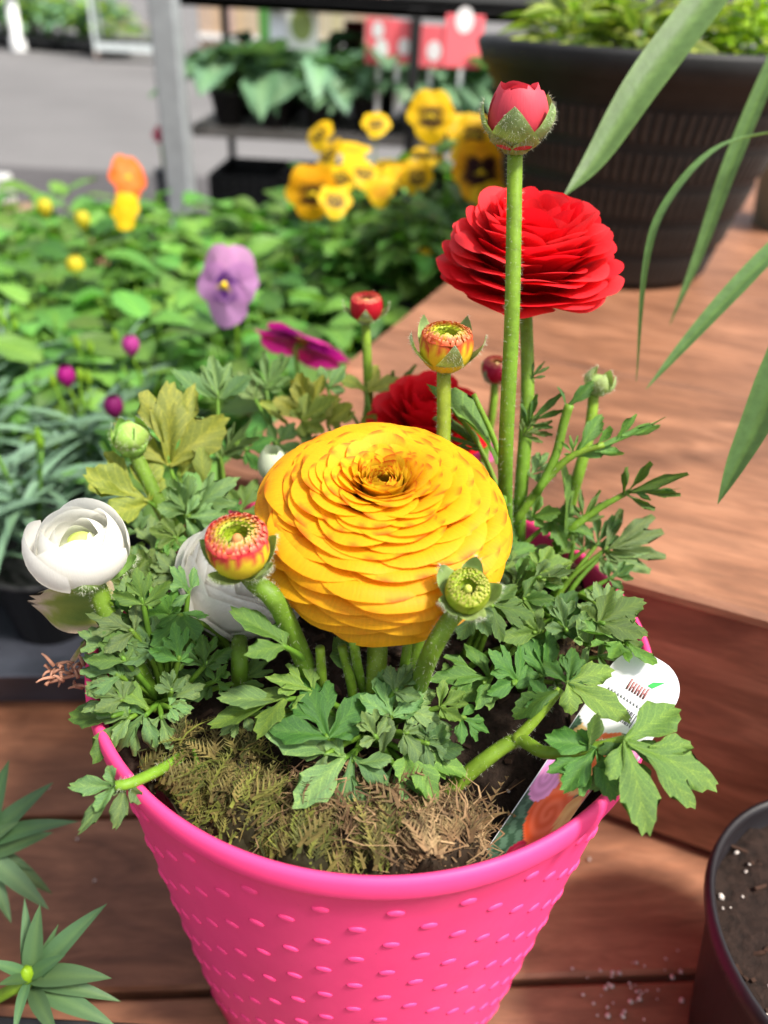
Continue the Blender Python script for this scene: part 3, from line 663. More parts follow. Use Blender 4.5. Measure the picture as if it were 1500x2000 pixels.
# big stalk and leaves reaching over the tag on the right
stem(ypl, [Z(868, 1552, SOIL - .002), Q(940, 1490, .012), Q(1010, 1446, .020), Q(1065, 1470, .026), Q(1150, 1462, .034), Q(1222, 1445, .04)], 0.0034, 0.0018, (1.0, 0.95, .9), (1, 1, 1), 260, 'leaf_stalk', 22)
stem(ypl, [Q(1005, 1448, .020), Q(1050, 1400, .028), Q(1095, 1345, .038)], 0.0024, 0.0016, (1, .95, .9), (1, 1, 1), 120, 'leaf_stalk', 12)
for a in (((1222, 1448, .044), (1425, 1528, .040), 'Bg0', -6), ((1215, 1452, .040), (1268, 1578, .026), 'Bg', 0), ((1165, 1462, .036), (1082, 1560, .024), 'Bg', -8), ((1105, 1332, .042), (1240, 1378, .044), 'Dg', 0),
          ((1090, 1350, .040), (985, 1392, .028), 'Sg', 10), ((1110, 1335, .042), (1120, 1255, .05), 'Bg', 0), ((1150, 1465, .036), (1165, 1400, .044), 'Sg', 30), ((1075, 1372, .034), (1020, 1330, .038), 'Dg', 0)):
    leaf(ypl, a[0], a[1], a[2], a[3], None)

# ------------------------------------------------------------------ red plant
def rcol(t, u, v, rc): return mixc(mixc((0.74, 0.004, 0.012), (0.88, 0.008, 0.020), v), (0.90, 0.09, 0.10), 0.55 * rc * v ** 3)
crown_r = Z(1008, 1142, SOIL)
rpl = thing('red_ranunculus', crown_r, 'ranunculus plant with the large bright red bloom and tall red bud', 'flowering plant')
rcn = P(1036, 508, 0.352); RM = frame(rcn, (SU + camdir(rcn) * .14 + Vector((.03, 0, 0))).normalized())
stem(rpl, [Z(1012, 1145, SOIL - .004), Q(1015, 1000, .375), Q(1030, 780, .362), rcn - SU * .016], 0.0036, 0.0031, G1, G2, 700)
rb = core_part('bloom', rpl, RM, [(0.003, -0.017), (0.008, -0.018), (0.006, 0.0), (0.003, .012), (0.0001, .013)], (.3, .2, .3))
RK = [(0, .004, .0185, 105), (.08, .010, .0250, 92), (.2, .018, .0278, 74), (.35, .0268, .0238, 48), (.5, .0340, .0158, 24), (.65, .0390, .0062, 8), (.8, .0420, -.0018, 2), (.9, .0415, -.0065, -4), (1, .0390, -.0100, -8)]
bloom_petals(rb, RM, 112, RK, M_RED, rcol, 23, base=(0.004, -0.0135), half=(1.0, 0.52), ruff=0.014, rounding=0.26, nib=0.0, jit=0.0012, nu=13, aj=9)
# tall closed bud
tb = P(1006, 296, 0.302); TM = frame(tb, (SU + camdir(tb) * .12 + Vector((-.05, 0, 0))).normalized(), Vector((1, -.4, 0)))
stem(rpl, [Z(992, 1150, SOIL - .004), Q(987, 920, .338), Q(1000, 620, .312), tb], 0.0034, 0.0031, (.62, .8, .8), (1.15, 1.1, .9), 1100, n=40)
tbud = core_part('bud', rpl, TM, [(0.001, -0.001), (0.005, 0), (0.006, .003), (0.003, .004)], (1.2, .9, .6))
pk = lambda u, v, rc: mixc((0.62, 0.02, 0.045), (0.72, 0.075, 0.11), v * .8 + rc * .3)
wrap_petals(tbud, TM, 0.0128, 7, M_BUD, pk, 3, (0.60, 1.78), 124, 1.2, bang=(10, 10), jr=.05, rnd_=.06)
wrap_petals(tbud, TM, 0.0105, 12, M_BUD, pk, 9, (0.34, 2.06), 146, 1.0, bang=(25, 30), jr=.07, rnd_=.08)
sepals(tbud, TM, 5, 0.0050, 0.0185, 0.0100, 66, 1, 300, hug=(.0137, .0190, 1.25))
# thin-lobed stem leaves of the red plant
st1 = stem(rpl, [Q(1005, 1022, .370), Q(1060, 945, .362), Q(1115, 892, .356), Q(1180, 868, .352)], 0.0022, 0.0014, (.8, .9, .9), (1, 1, 1), 80, 'leaf_stalk', 14)
st2 = stem(rpl, [Z(1075, 1130, SOIL), Q(1100, 1052, .372), Q(1160, 1000, .365), Q(1232, 958, .36)], 0.0026, 0.0012, (.9, 1, .9), (1, 1, 1), 80, 'leaf_stalk', 14)
st3 = stem(rpl, [Q(1048, 965, .362), Q(1085, 890, .358), Q(1100, 830, .355), Q(1112, 790, .352)], 0.002, 0.0022, (.8, .9, .9), (1, 1, 1), 60, 'leaf_stalk', 12)
for a in (((1120, 890, .355), (1298, 822, .345), 'Lg', 55), ((1118, 892, .356), (1205, 875, .352), 'Sg', 50), ((1130, 880, .354), (1185, 805, .35), 'Sg', 20), ((1120, 888, .356), (1110, 850, .35), 'Ng', 0),
          ((1215, 965, .36), (1332, 916, .350), 'Ng', 40), ((1220, 962, .36), (1328, 958, .356), 'Lg', 60), ((1135, 1020, .367), (1170, 955, .36), 'Ng', 10), ((1108, 795, .352), (1168, 745, .346), 'Sg', 35),
          ((1108, 800, .352), (1095, 748, .352), 'Sg', 60), ((1028, 830, .36), (1092, 768, .358), 'Ng', 15), ((1020, 850, .36), (1085, 812, .358), 'Ng', 25), ((1040, 1010, .366), (1096, 985, .36), 'Dg', 10),
          ((1038, 740, .358), (1062, 700, .355), 'Ng', 0), ((970, 905, .345), (893, 722, .335), 'Sg', 55), ((935, 880, .352), (858, 792, .352), 'Ng', 40), ((1100, 1075, .37), (1128, 890, .362), 'Sg', 75),
          ((1035, 930, .364), (1075, 880, .37), 'Fb', 0)):
    leaf(rpl, a[0], a[1], a[2], a[3], None, 0.6, wid=0.75 if a[2] == 'Sg' else 1.0)
stem(rpl, [Q(985, 990, .345), Q(972, 880, .344), Q(925, 770, .338)], 0.0016, 0.0012, (.9, 1, .9), (1, 1, 1), 60, 'leaf_stalk', 12)
stem(rpl, [Q(975, 960, .352), Q(930, 860, .352), Q(885, 800, .352)], 0.0014, 0.0010, (.9, 1, .9), (1, 1, 1), 60, 'leaf_stalk', 12)
# pale unopened bud
pb = P(1160, 768, 0.378); PBM = frame(pb, Vector((.25, 0, 1)), Vector((1, 0, 0)))
stem(rpl, [Z(1078, 1118, SOIL - .004), Q(1120, 960, .388), Q(1150, 850, .381), pb], 0.0032, 0.0026, (.8, 1, .9), (1.5, 1.35, 1.2), 300)
pbu = core_part('bud', rpl, PBM, [(0.001, 0), (0.005, .001), (0.006, .005), (0.003, .009), (.0001, .010)], (1.4, 1.4, 1.2))
sepals(pbu, PBM, 5, 0.004, 0.013, 0.0052, 70, 2, 120, c=(1.5, 1.35, 1.4), hug=(.0068, .0125, 1.7))
for a in (((1180, 1075, .372), (1300, 1030, .365), 'Fb', 20), ((1165, 1065, .375), (1190, 1005, .375), 'Fb', 10), ((1170, 1090, .372), (1270, 1075, .368), 'Fb', 0), ((1140, 1075, .378), (1110, 1010, .38), 'Fb', 0),
          ((1170, 1215, .05), (1265, 1165, .06), 'Ag', 0), ((1180, 1195, .05), (1160, 1125, .062), 'Bb', 0), ((1185, 1220, .046), (1275, 1235, .045), 'Bg', 10), ((1105, 1230, .05), (1085, 1160, .06), 'Cb', 0),
          ((1050, 1235, .045), (985, 1155, .06), 'Bg', 20), ((1020, 1170, .05), (1080, 1145, .06), 'Dg', 10), ((1150, 1260, .04), (1110, 1210, .055), 'Cb', 5), ((960, 1180, .055), (1050, 1200, .055), 'Bg', 0),
          ((955, 1325, .035), (862, 1300, .045), 'Cg', 5), ((955, 1330, .03), (905, 1375, .03), 'Dg', 0), ((1010, 1330, .035), (960, 1270, .05), 'Bg', 0), ((1215, 1250, .045), (1180, 1300, .05), 'Bg', 0),
          ((1060, 1320, .03), (1020, 1240, .05), 'Ag', 0), ((1120, 1060, .376), (1060, 1050, .378), 'Bg', 10), ((1190, 1130, .365), (1245, 1105, .36), 'Cb', 0)):
    leaf(rpl, a[0], a[1], a[2], a[3], (1030 + rnd.uniform(-30, 60), 1200 + rnd.uniform(-40, 60), 0.0))

# ------------------------------------------------------------------ white plant
def wcol(t, u, v, rc): return mixc(mixc((0.50, 0.58, 0.20), (0.85, 0.84, 0.78), min(1, t * 2.6 + v * .3)), (0.87, 0.86, 0.82), v * .5)
crown_w = Z(318, 1385, SOIL)
wpl = thing('white_ranunculus', crown_w, 'ranunculus plant with two white blooms on the left of the pink pot', 'flowering plant')
wc = P(160, 1072, 0.288); WM = frame(wc, (SU + camdir(wc) * .22 + Vector((-.06, 0, 0))).normalized()) @ Matrix.Diagonal((1.20, 1.20, .86, 1))
stem(wpl, [Z(318, 1385, SOIL - .004), Q(270, 1310, .030), Q(215, 1210, .295), Q(186, 1140, .291), wc - SU * .010], 0.0038, 0.0036, G1, (1, .95, .9), 700)
wb = core_part('bloom', wpl, WM, [(0.003, -0.0135), (0.006, -0.0125), (0.006, -.008), (0.004, 0.0), (0.0035, .006), (0.0001, .008)], (2.4, 2.0, 1.2))
WK = [(0, .0022, .0090, 124), (.3, .0055, .0122, 124), (.6, .0088, .0142, 122), (.85, .0118, .0146, 118), (1, .0150, .0120, 104)]
bloom_petals(wb, WM, 13, WK, M_WHT, wcol, 31, base=(0.004, -0.0125), half=(1.3, 1.12), ruff=0.012, rounding=0.25, jit=.0008, bang=(45, 0), nu=14, nv=9)
sepals(wb, WM, 5, 0.006, 0.013, 0.006, 14, 5, 180, zb=-0.013, curl=.5, c=(.8, 1, .6))
# larger white bloom half hidden behind the red-yellow bud
w2 = P(462, 1150, 0.345); W2M = frame(w2, (SU * .9 + camdir(w2) * .35 + Vector((.45, 0, 0))).normalized())
stem(wpl, [Z(470, 1370, SOIL - .004), Q(468, 1290, .03), w2 - SU * .02], 0.0036, 0.0034, G1, G2, 160)
w2b = core_part('bloom', wpl, W2M, [(0.004, -0.02), (0.008, -0.018), (0.006, 0.0), (0.003, .012), (0.0001, .013)], (1.4, 1.4, 1))
W2K = [(0, .006, .017, 115), (.3, .013, .0235, 112), (.6, .0205, .0245, 106), (.85, .0275, .0185, 92), (1, .0315, .0075, 78)]
bloom_petals(w2b, W2M, 44, W2K, M_WHT, lambda t, u, v, rc: wcol(t + .25, u, v, rc), 37, base=(0.004, -0.019), half=(1.1, 0.80), ruff=0.012, rounding=0.32, bang=(45, 0), nu=12, nv=8, jit=.0012)
# pale glimpse of another white bud behind the yellow bloom
w3 = P(532, 905, 0.40); W3M = frame(w3, SU)
stem(wpl, [Z(520, 1180, SOIL - .004), Q(525, 1040, .41), w3 - SU * .008], 0.0026, 0.0024, G1, G2, 60)
w3b = core_part('bud', wpl, W3M, [(0.002, -0.009), (0.004, -.008), (0.003, .004), (.0001, .005)], (1.4, 1.4, 1))
wrap_petals(w3b, W3M @ Matrix.Translation((0, 0, -.009)), 0.010, 6, M_BUD, lambda u, v, rc: (0.62, 0.68, 0.5), 5, (0.45, 1.7), 120, .9)
# green unopened bud on the left
gg = P(262, 882, 0.375); GGM = frame(gg, Vector((-.12, 0, 1)), Vector((1, .5, 0)))
stem(wpl, [Z(400, 1120, SOIL - .004), Q(325, 1010, .385), Q(285, 930, .378), gg], 0.0042, 0.0034, G1, (.95, 1, 1.3), 300)
ggb = core_part('bud', wpl, GGM, [(0.001, -.001), (0.006, 0), (0.008, .005), (0.0065, .011), (0.003, .015), (.0001, .0155)], (1.3, 1.5, .8))
sepals(ggb, GGM, 5, 0.0035, 0.0175, 0.0066, 70, 3, 100, c=(1.1, 1.35, .7), hug=(.0086, .0165, 1.7))
cw = (318, 1390, 0.0)
for a in (
    ((245, 1402, .020), (104, 1428, .020), 'Dg', 0, cw), ((285, 1395, .022), (208, 1470, .010), 'Cb', 0, cw), ((315, 1398, .020), (335, 1470, .010), 'Cb', 0, cw), ((290, 1385, .022), (225, 1318, .034), 'Sg', 10, cw),
    ((330, 1365, .022), (398, 1325, .030), 'Cb', 5, cw), ((335, 1350, .028), (318, 1300, .036), 'Bb', 0, cw), ((330, 1380, .022), (382, 1375, .022), 'Cb', 0, cw), ((385, 1490, .012), (402, 1548, .004), 'Dg', 0, (375, 1450, .004)),
    ((305, 1270, .04), (240, 1215, .055), 'Bb', 0, cw), ((350, 1290, .04), (340, 1215, .055), 'Bg', 10, cw), ((400, 1300, .035), (395, 1225, .05), 'Bg', 0, cw), ((300, 1240, .045), (215, 1270, .04), 'Cb', 0, cw),
    ((250, 1330, .03), (195, 1345, .03), 'Sb', 30, cw), ((420, 1330, .025), (450, 1290, .035), 'Cg', 0, cw), ((410, 1340, .02), (350, 1310, .03), 'Ag', 0, cw), ((470, 1330, .02), (520, 1280, .03), 'Fg', 0, cw),
    ((330, 905, .385), (318, 715, .370), 'By', 0, (400, 1120, .0)), ((425, 775, .40), (418, 686, .395), 'Bb', 0, (432, 1000, .41)), ((420, 780, .40), (338, 735, .395), 'Sb', 15, None), ((432, 780, .40), (482, 735, .395), 'Sb', -10, None),
    ((432, 895, .40), (390, 808, .39), 'Sb', 0, (440, 1040, .41)), ((436, 890, .40), (498, 822, .392), 'Nb', 0, None), ((440, 890, .4), (478, 878, .396), 'Sb', 30, None), ((290, 978, .375), (135, 912, .365), 'By', 10, (370, 1090, .0)),
    ((365, 1000, .37), (330, 915, .36), 'Bb', 0, (400, 1120, .0)), ((375, 1000, .37), (440, 930, .36), 'Cb', 0, (400, 1120, 0.0)), ((365, 1010, .365), (430, 1000, .36), 'Cb', 20, (400, 1120, 0.0)), ((345, 1050, .36), (275, 1040, .355), 'Ag', 0, (400, 1140, 0.0)),
    ((340, 1055, .36), (330, 1100, .35), 'Ag', 0, (400, 1140, 0.0)), ((270, 1040, .37), (250, 990, .365), 'Bb', 0, (380, 1140, 0.0)), ((400, 950, .385), (395, 880, .38), 'Sy', 0, (420, 1110, 0.0)), ((350, 930, .39), (385, 860, .385), 'Sy', 20, (420, 1110, 0.0)),
    ((250, 1140, .33), (220, 1070, .33), 'Bg', 10, cw), ((280, 1180, .06), (265, 1110, .075), 'Bg', 0, cw), ((455, 1090, .38), (480, 1000, .375), 'Cb', 0, (450, 1180, 0.0)), ((330, 880, .39), (235, 850, .385), 'Sb', 10, None)):
    leaf(wpl, a[0], a[1], a[2], a[3], a[4])
for a in (((215, 1330, .03), (165, 1290, .04), 'Cb', 0), ((210, 1370, .026), (150, 1340, .03), 'Db', 0), ((240, 1240, .045), (190, 1200, .055), 'Cb', 0), ((255, 1200, .05), (215, 1140, .065), 'Bg', 0), ((230, 1300, .035), (255, 1245, .05), 'Cb', 0), ((285, 1150, .34), (255, 1095, .34), 'Cb', 0),
          ((240, 1110, .36), (205, 1040, .36), 'Bg', 0), ((225, 1395, .024), (180, 1385, .026), 'Sg', 20), ((370, 1160, .05), (330, 1110, .065), 'Cb', 0), ((330, 1200, .045), (300, 1150, .06), 'Ag', 0)):
    leaf(wpl, a[0], a[1], a[2], a[3], cw)
for a in (((235, 1320, .034), (150, 1270, .045), 'Bb', 0), ((225, 1265, .045), (140, 1235, .05), 'Cb', 0), ((240, 1365, .028), (150, 1330, .036), 'Bb', 10), ((245, 1290, .042), (200, 1215, .056), 'Bg', 0), ((262, 1235, .05), (175, 1190, .06), 'Cb', 0), ((250, 1180, .32), (170, 1150, .32), 'Bb', 0),
          ((300, 1120, .35), (225, 1085, .35), 'Cb', 0), ((300, 1080, .36), (285, 1000, .36), 'Cb', 0), ((255, 1400, .022), (175, 1420, .02), 'Db', 0), ((350, 1130, .345), (300, 1070, .34), 'Bb', 0), ((420, 1050, .38), (380, 990, .375), 'Bg', 0)):
    leaf(wpl, a[0], a[1], a[2], a[3], cw)
stem(wpl, [Z(376, 1450, SOIL), Q(340, 1488, .012), Q(262, 1527, .020), Q(225, 1535, .021)], 0.0024, 0.0018, (1, 1.05, 1), (1.1, 1.1, 1), 160, 'leaf_stalk', 14)
leaf(wpl, (228, 1534, .021), (146, 1556, .016), 'Db', -5); leaf(wpl, (226, 1532, .021), (168, 1615, .008), 'Sb', 0, wid=.55); leaf(wpl, (245, 1528, .02), (246, 1610, .008), 'Db', 10)
# withered leaf and dried flower hanging over the left rim
V = []; C = []; U = []
for j in range(11):
    v = j / 10; w = .46 * math.sin(math.pi * (.05 + .90 * v ** .8)) ** .7
    for i in range(13):
        u = -1 + i / 6; edge = max(abs(u), v); jag = 1 + (.05 * (-1) ** i if j == 10 else 0)
        V.append((u * w, v * (1 - .18 * u * u) * jag, .10 * abs(u) * w - .15 * v * v + .035 * math.sin(u * 6 + v * 5)))
        q = max(abs(u) ** 2, v ** 1.5) + .12 * math.sin(u * 9 + v * 7); C.append(mixc(mixc((.10, .17, .03), (.30, .30, .05), q * 1.2), (.50, .37, .27), (q - .62) * 4.5)); U.append((u, v))
fade = mesh('leaf_blade', V, grid(12, 10), leaf_mat('withered_leaf', (1, 1, 1), 0.005, 0.05, 0.25, 0.6, 0.2, 0.3, (1, 1, 0.9)), C, U)
BL['W0'] = BL['W1'] = BL['W2'] = fade
wl = leaf(wpl, (222, 1185, .318), (58, 1160, .312), 'W', 5); wl['label'] = 'withered leaf with bleached brown edge'
wl2 = leaf(wpl, (212, 1212, .325), (120, 1290, .325), 'W', 60, wid=.6); wl2['label'] = 'curled yellowing leaf'
b = MB(); rg = random.Random(3)
for k in range(26):
    p = Q(130 + rg.uniform(-45, 45), 1320 + rg.uniform(-25, 25), .318 + rg.uniform(-.006, .006)); d = Vector((rg.gauss(0, 1), rg.gauss(0, 1), rg.gauss(0, 1))).normalized() * rg.uniform(.003, .008)
    tube(b, spline([p, p + d * .6 + Vector((0, 0, .001)), p + d], 4), lambda s: .0009 * (1 - .6 * s), 5, 0, (.30, .14, .09), (.42, .22, .15))
tube(b, spline([Q(90, 1335, .318), Q(150, 1318, .318), Q(200, 1312, .325)], 8), .0008, 5, 0, (.3, .14, .09))
dr = ob('dried_flower', b.build('dried_flower', M_VR), wpl); dr['label'] = 'dried brown flower remains'

# ------------------------------------------------------------------ rear red plant
crown_b = Vector((-0.005, 0.092, SOIL))
bpl = thing('small_red_ranunculus', crown_b, 'ranunculus plant with half hidden dark red bloom at the back of the pink pot', 'flowering plant')
b1 = P(714, 628, 0.435); B1M = frame(b1, (SU + camdir(b1) * .1).normalized(), Vector((.3, 1, 0)))
stem(bpl, [crown_b + Vector((0, 0, -.004)), Q(722, 850, .455), Q(718, 720, .44), b1], 0.0030, 0.0026, G1, (1.4, 1.25, 1.1), 200)
rdp = lambda u, v, rc: mixc((0.40, 0.004, 0.012), (0.62, 0.012, 0.03), v)
ring_bud(bpl, B1M, 0.0100, (0.55, 0.010, 0.025), (0.55, 0.012, 0.03), (0.45, 0.02, 0.04), (0.75, 0.50, 0.18), 52, 4, (1.25, 0.50, 52), hug=(1.2, 1.25, 1.1), cbase=(.40, .006, .015))
b2 = P(833, 822, 0.43); B2M = frame(b2, (SU + camdir(b2) * .2).normalized())
stem(bpl, [crown_b + Vector((.02, 0, -.004)), Q(830, 930, .44), b2 - SU * .014], 0.0030, 0.003, G1, G2, 60)
b2b = core_part('bloom', bpl, B2M, [(0.003, -0.016), (0.006, -0.014), (0.005, 0.0), (0.0001, .01)], (.5, .4, .4))
bloom_petals(b2b, B2M, 54, [(a, r * .82, z * .78, g) for a, r, z, g in RK], M_RED, lambda t, u, v, rc: mixc((0.62, 0.004, 0.012), (0.78, 0.007, 0.018), v), 57, base=(0.003, -0.012), half=(1.0, 0.55), ruff=0.02, rounding=0.3)
b3 = P(966, 745, 0.43); B3M = frame(b3, (SU + camdir(b3) * .1).normalized(), Vector((.7, 1, 0)))
stem(bpl, [crown_b + Vector((.055, -.01, -.004)), Q(945, 900, .445), Q(962, 800, .434), b3], 0.0026, 0.0022, G1, (1.1, 1.1, 1), 120)
ring_bud(bpl, B3M, 0.0088, (0.45, 0.008, 0.04), (0.48, 0.02, 0.07), (0.5, 0.12, 0.06), (0.70, 0.50, 0.20), 58, 4, (1.1, 0.4, 25), sepr=.45, curl=.4, cbase=(.30, .006, .02))
pk2 = P(905, 870, 0.455); PKM = frame(pk2, SU); 
stem(bpl, [crown_b + Vector((.04, .0, -.004)), pk2 - SU * .01], 0.0022, 0.002, G1, G2, 0)
pkb = core_part('bloom', bpl, PKM, [(0.002, -0.01), (0.004, -.009), (0.003, .002), (.0001, .004)], (1, 1, 1)); pkb['label'] = 'small pink bloom behind the yellow one'
bloom_petals(pkb, PKM, 22, [(a, r * .5, z * .5, g) for a, r, z, g in RK], M_RED, lambda t, u, v, rc: mixc((0.62, 0.06, 0.28), (0.72, 0.16, 0.40), v), 61, base=(0.003, -0.009), half=(1.0, .6))
cb = (700, 960, 0.0)
for a in (((600, 815, .43), (588, 706, .425), 'By', 0), ((560, 825, .435), (500, 780, .43), 'Sy', 20), ((640, 830, .43), (700, 792, .425), 'Sy', 10), ((660, 850, .43), (650, 790, .43), 'Sy', 0), ((700, 850, .43), (745, 810, .425), 'Sy', 20),
          ((520, 760, .44), (545, 690, .44), 'Fb', 0), ((500, 780, .44), (470, 720, .44), 'Fb', 10), ((640, 760, .435), (665, 700, .43), 'Db', 0), ((540, 870, .42), (575, 820, .42), 'Bg', 0), ((480, 880, .42), (530, 850, .41), 'Bg', 0),
          ((716, 765, .44), (665, 725, .435), 'Sy', 20), ((718, 765, .44), (782, 742, .435), 'Sy', 10), ((718, 770, .44), (735, 715, .44), 'Sy', 0), ((760, 780, .445), (805, 715, .445), 'Ng', 20), ((590, 820, .425), (660, 780, .42), 'Ay', 0),
          ((880, 900, .43), (920, 880, .42), 'Sb', 0), ((690, 810, .44), (640, 800, .435), 'By', 30), ((590, 880, .42), (640, 850, .42), 'Ag', 10), ((470, 1000, .40), (500, 930, .40), 'Bg', 0)):
    leaf(bpl, a[0], a[1], a[2], a[3], crown_b + Vector((rnd.uniform(-.05, .02), rnd.uniform(-.02, .015), 0)))
# darker leaves filling the inside of the pot
fr = random.Random(99)
for k in range(58):
    a = fr.uniform(0, 6.283); q = math.sqrt(fr.uniform(0.02, 1)) * 0.105
    x, y = q * math.cos(a), q * math.sin(a)
    if y < -0.035 - 0.25 * abs(x) + 0.02: continue
    h = fr.uniform(.008, .055); p = Vector((x, y, SOIL + h))
    d = Vector((x * 6 + fr.gauss(0, .5), y * 4 + fr.gauss(0, .5), fr.uniform(-.1, .8))).normalized()
    pl = min((ypl, rpl, wpl, bpl), key=lambda o: (W[o.name].translation - p).length)
    leaf(pl, p, p + d * fr.uniform(.016, .028), fr.choice(('Ag', 'Bg', 'Cb', 'Bb', 'Cg', 'Cb')), fr.uniform(-20, 20), Vector((x * .7, y * .7, SOIL - .002)), 0.4)

# ------------------------------------------------------------------ plant tag stuck in the soil
t0 = Z(1047, 1648, 0.226); t1 = P(1287, 1288, 0.298)
tax = (t1 - t0).normalized(); tn = (camdir(t0) * .8 + SU * .5 + Vector((-.35, 0, 0))); tn = (tn - tax * tn.dot(tax)).normalized(); txv = tax.cross(tn)
TL = (t1 - t0).length; TW = 0.0140
TGM = Matrix.Identity(4)
for k, v in enumerate((txv, tax, tn)):
    for j in range(3): TGM[j][k] = v[j]
TGM.translation = t0
ptag = thing('plant_tag', t0, 'white plant tag with colourful flower picture stuck inside the pink pot', 'plant tag', M=TGM)
def tag_low(u):
    y = TL * .6
    while y > -.032:
        p = TGM @ Vector((u * TW, y - .0005, -.0006))
        if math.hypot(p.x, p.y) > .1175 and p.z < .2525: break
        y -= .0005
    return y
out = [(u * TW, tag_low(u)) for u in np.linspace(-1, 1, 9)] + [(TW, TL - .012)] + [(TW - .012 + .012 * math.cos(a), TL - .012 + .012 * math.sin(a)) for a in np.linspace(.1, math.pi / 2, 8)] + [(-TW + .012 - .012 * math.sin(a), TL - .012 + .012 * math.cos(a)) for a in np.linspace(0, math.pi / 2 - .1, 8)] + [(-TW, TL - .012)]
no = len(out); V = [(x, y, z) for z in (-.0004, .0004) for x, y in out]
Fc = [tuple(range(no))[::-1], tuple(range(no, 2 * no))] + [(i, (i + 1) % no, no + (i + 1) % no, no + i) for i in range(no)]
ob('card', mesh('tag_card', V, Fc, plain('tag_plastic', (0.80, 0.80, 0.84), 0.3, 0.5), smooth=False), ptag, TGM)
blobs = [(-.2, .10, .34, .12, (.50, .004, .05)), (.30, .14, .42, .16, (.62, .56, .72)), (.8, .10, .3, .2, (.12, .004, .01)), (-.15, .40, .52, .19, (.88, .10, .012)), (.55, .44, .45, .17, (.90, .42, .13)), (.95, .40, .30, .22, (.30, .005, .01)),
         (-.75, .55, .35, .15, (.80, .28, .60)), (-.1, .66, .5, .12, (.90, .36, .12)), (.6, .68, .35, .14, (.80, .03, .16)), (.1, .84, .42, .13, (.88, .14, .03)), (-.6, .80, .3, .1, (.85, .5, .2)), (.75, .88, .3, .1, (.85, .25, .5))]
nu, nv = 44, 110; V = []; C = []
PL = TL * 0.66; tl_ = [tag_low(-1 + 2 * i / nu) for i in range(nu + 1)]
ylo_ = max(-.03, (.2150 - t0.z) / max(tax.z, .05))
for j in range(nv + 1):
    for i in range(nu + 1):
        u = -1 + 2 * i / nu; v = j / nv; y0_ = tl_[i] + .0006; yy = y0_ + v * (PL - y0_); V.append((u * TW * .96, yy, .0007)); v = max(0, (yy - ylo_) / (PL - ylo_)); c = (.10, .19, .12) if math.sin(u * 14 + v * 40) * math.sin(u * 9 - v * 31) > 0 else (.04, .09, .05)
        for (bx, by, rx, ry, bc) in blobs:
            q = ((u - bx) / rx) ** 2 + ((v - by) / ry) ** 2
            if q < 1: c = mixc(bc, tuple(min(1, x * 1.25 + .05) for x in bc), .5 + .5 * math.sin(math.sqrt(q) * 16 + math.atan2(v - by, u - bx)))
        w = v - 0.92 - .05 * math.sin(u * 3)
        C.append((.80, .80, .84) if w > 0 else c)
ob('flower_picture', mesh('flower_picture', V, grid(nu, nv), M_V, C), ptag, TGM)
b = MB(); x = -.55
for w, g in ((1, 1), (2, 1), (1, 2), (1, 1), (3, 1), (1, 1), (2, 2), (1, 1), (1, 2), (2, 1), (1, 1), (3, 1), (1, 2), (1, 1)):
    box(b, x * TW, (x + w * .022) * TW, TL - .036, TL - .023, .0004, .00065); x += (w + g) * .024
me = b.build('barcode', plain('print_black', (.10, .10, .12), .5)); ob('barcode', me, ptag, TGM)
b = MB(); x = -.30
for k in range(7):
    box(b, (x) * TW, (x + .05) * TW, TL - .0165, TL - .0125 + (.0006 if k in (0, 6) else 0), .0004, .00065); x += .085
    if k % 2: box(b, (x - .08) * TW, (x + .01) * TW, TL - .0148, TL - .0142, .0004, .0006)
ob('lettering', b.build('lettering', plain('print_red', (.42, .17, .17), .5)), ptag, TGM)
b = MB(); b.add([(.15 * TW, TL - .0112, .0006), (.30 * TW, TL - .0112, .0006), (.50 * TW, TL - .0066, .0006), (.22 * TW, TL - .009, .0006)], [(0, 1, 2, 3)])
ob('leaf_mark', b.build('leaf_mark', plain('print_green', (.06, .45, .10), .5)), ptag, TGM)
b = MB()
for k in range(16): box(b, (-.8 + .1 * k) * TW, (-.8 + .1 * k + .06) * TW, TL - .0395, TL - .038, .0004, .0006)
for k in range(12): box(b, (-.7 + .1 * k) * TW, (-.7 + .1 * k + .05) * TW, TL - .0205, TL - .0195, .0004, .0006)
ob('small_print', b.build('small_print', plain('print_grey', (.3, .3, .33), .5)), ptag, TGM)

# ------------------------------------------------------------------ leafy neighbours: shared leaf meshes
def simple_leaf(name, mt, w=0.30, peak=0.9, fold=0.25, droop=0.3, nu=4, nv=7, cren=0.0, seed=0, tipc=(1, 1, 1), edge=None, wav=0.0):
    V = []; C = []; U = []; rg = random.Random(seed)
    for j in range(nv + 1):
        v = j / nv; ww = w * math.sin(math.pi * (0.03 + 0.97 * v ** peak)) ** 0.85
        for i in range(nu + 1):
            u = -1 + 2 * i / nu; x = u * ww * (1 + (cren * (1 if j % 2 else -1) if abs(u) == 1 else 0))
            V.append((x, v, fold * abs(u) * ww - droop * v * v + wav * math.sin(u * 3 + v * 6 + seed)))
            c = mixc((1, 1, 1), (1.5, 1.35, 1.1), math.exp(-abs(u) * 6) * .6)
            if edge and abs(u) == 1: c = edge
            C.append(c); U.append((u, v))
    return mesh(name, V, grid(nu, nv), mt, C, U)
PLF = [simple_leaf('leaf', M_PLEAF, .34, .85, .15, .15 + .15 * q, 4, 8, .05, q, wav=.03) for q in range(4)]
DLF = [simple_leaf('leaf', M_DLEAF, .042, .55, .5, .15 + .3 * q, 2, 8, 0, q) for q in range(3)]
CLF = [simple_leaf('leaf', M_CLEAF, .098, .8, .35, .1 + .16 * q, 4, 9, 0, q) for q in range(3)]
FLF = [simple_leaf('leaf', M_FARL, .36, .9, .2, .2 + .2 * q, 4, 6, .06, q, wav=.05) for q in range(3)]
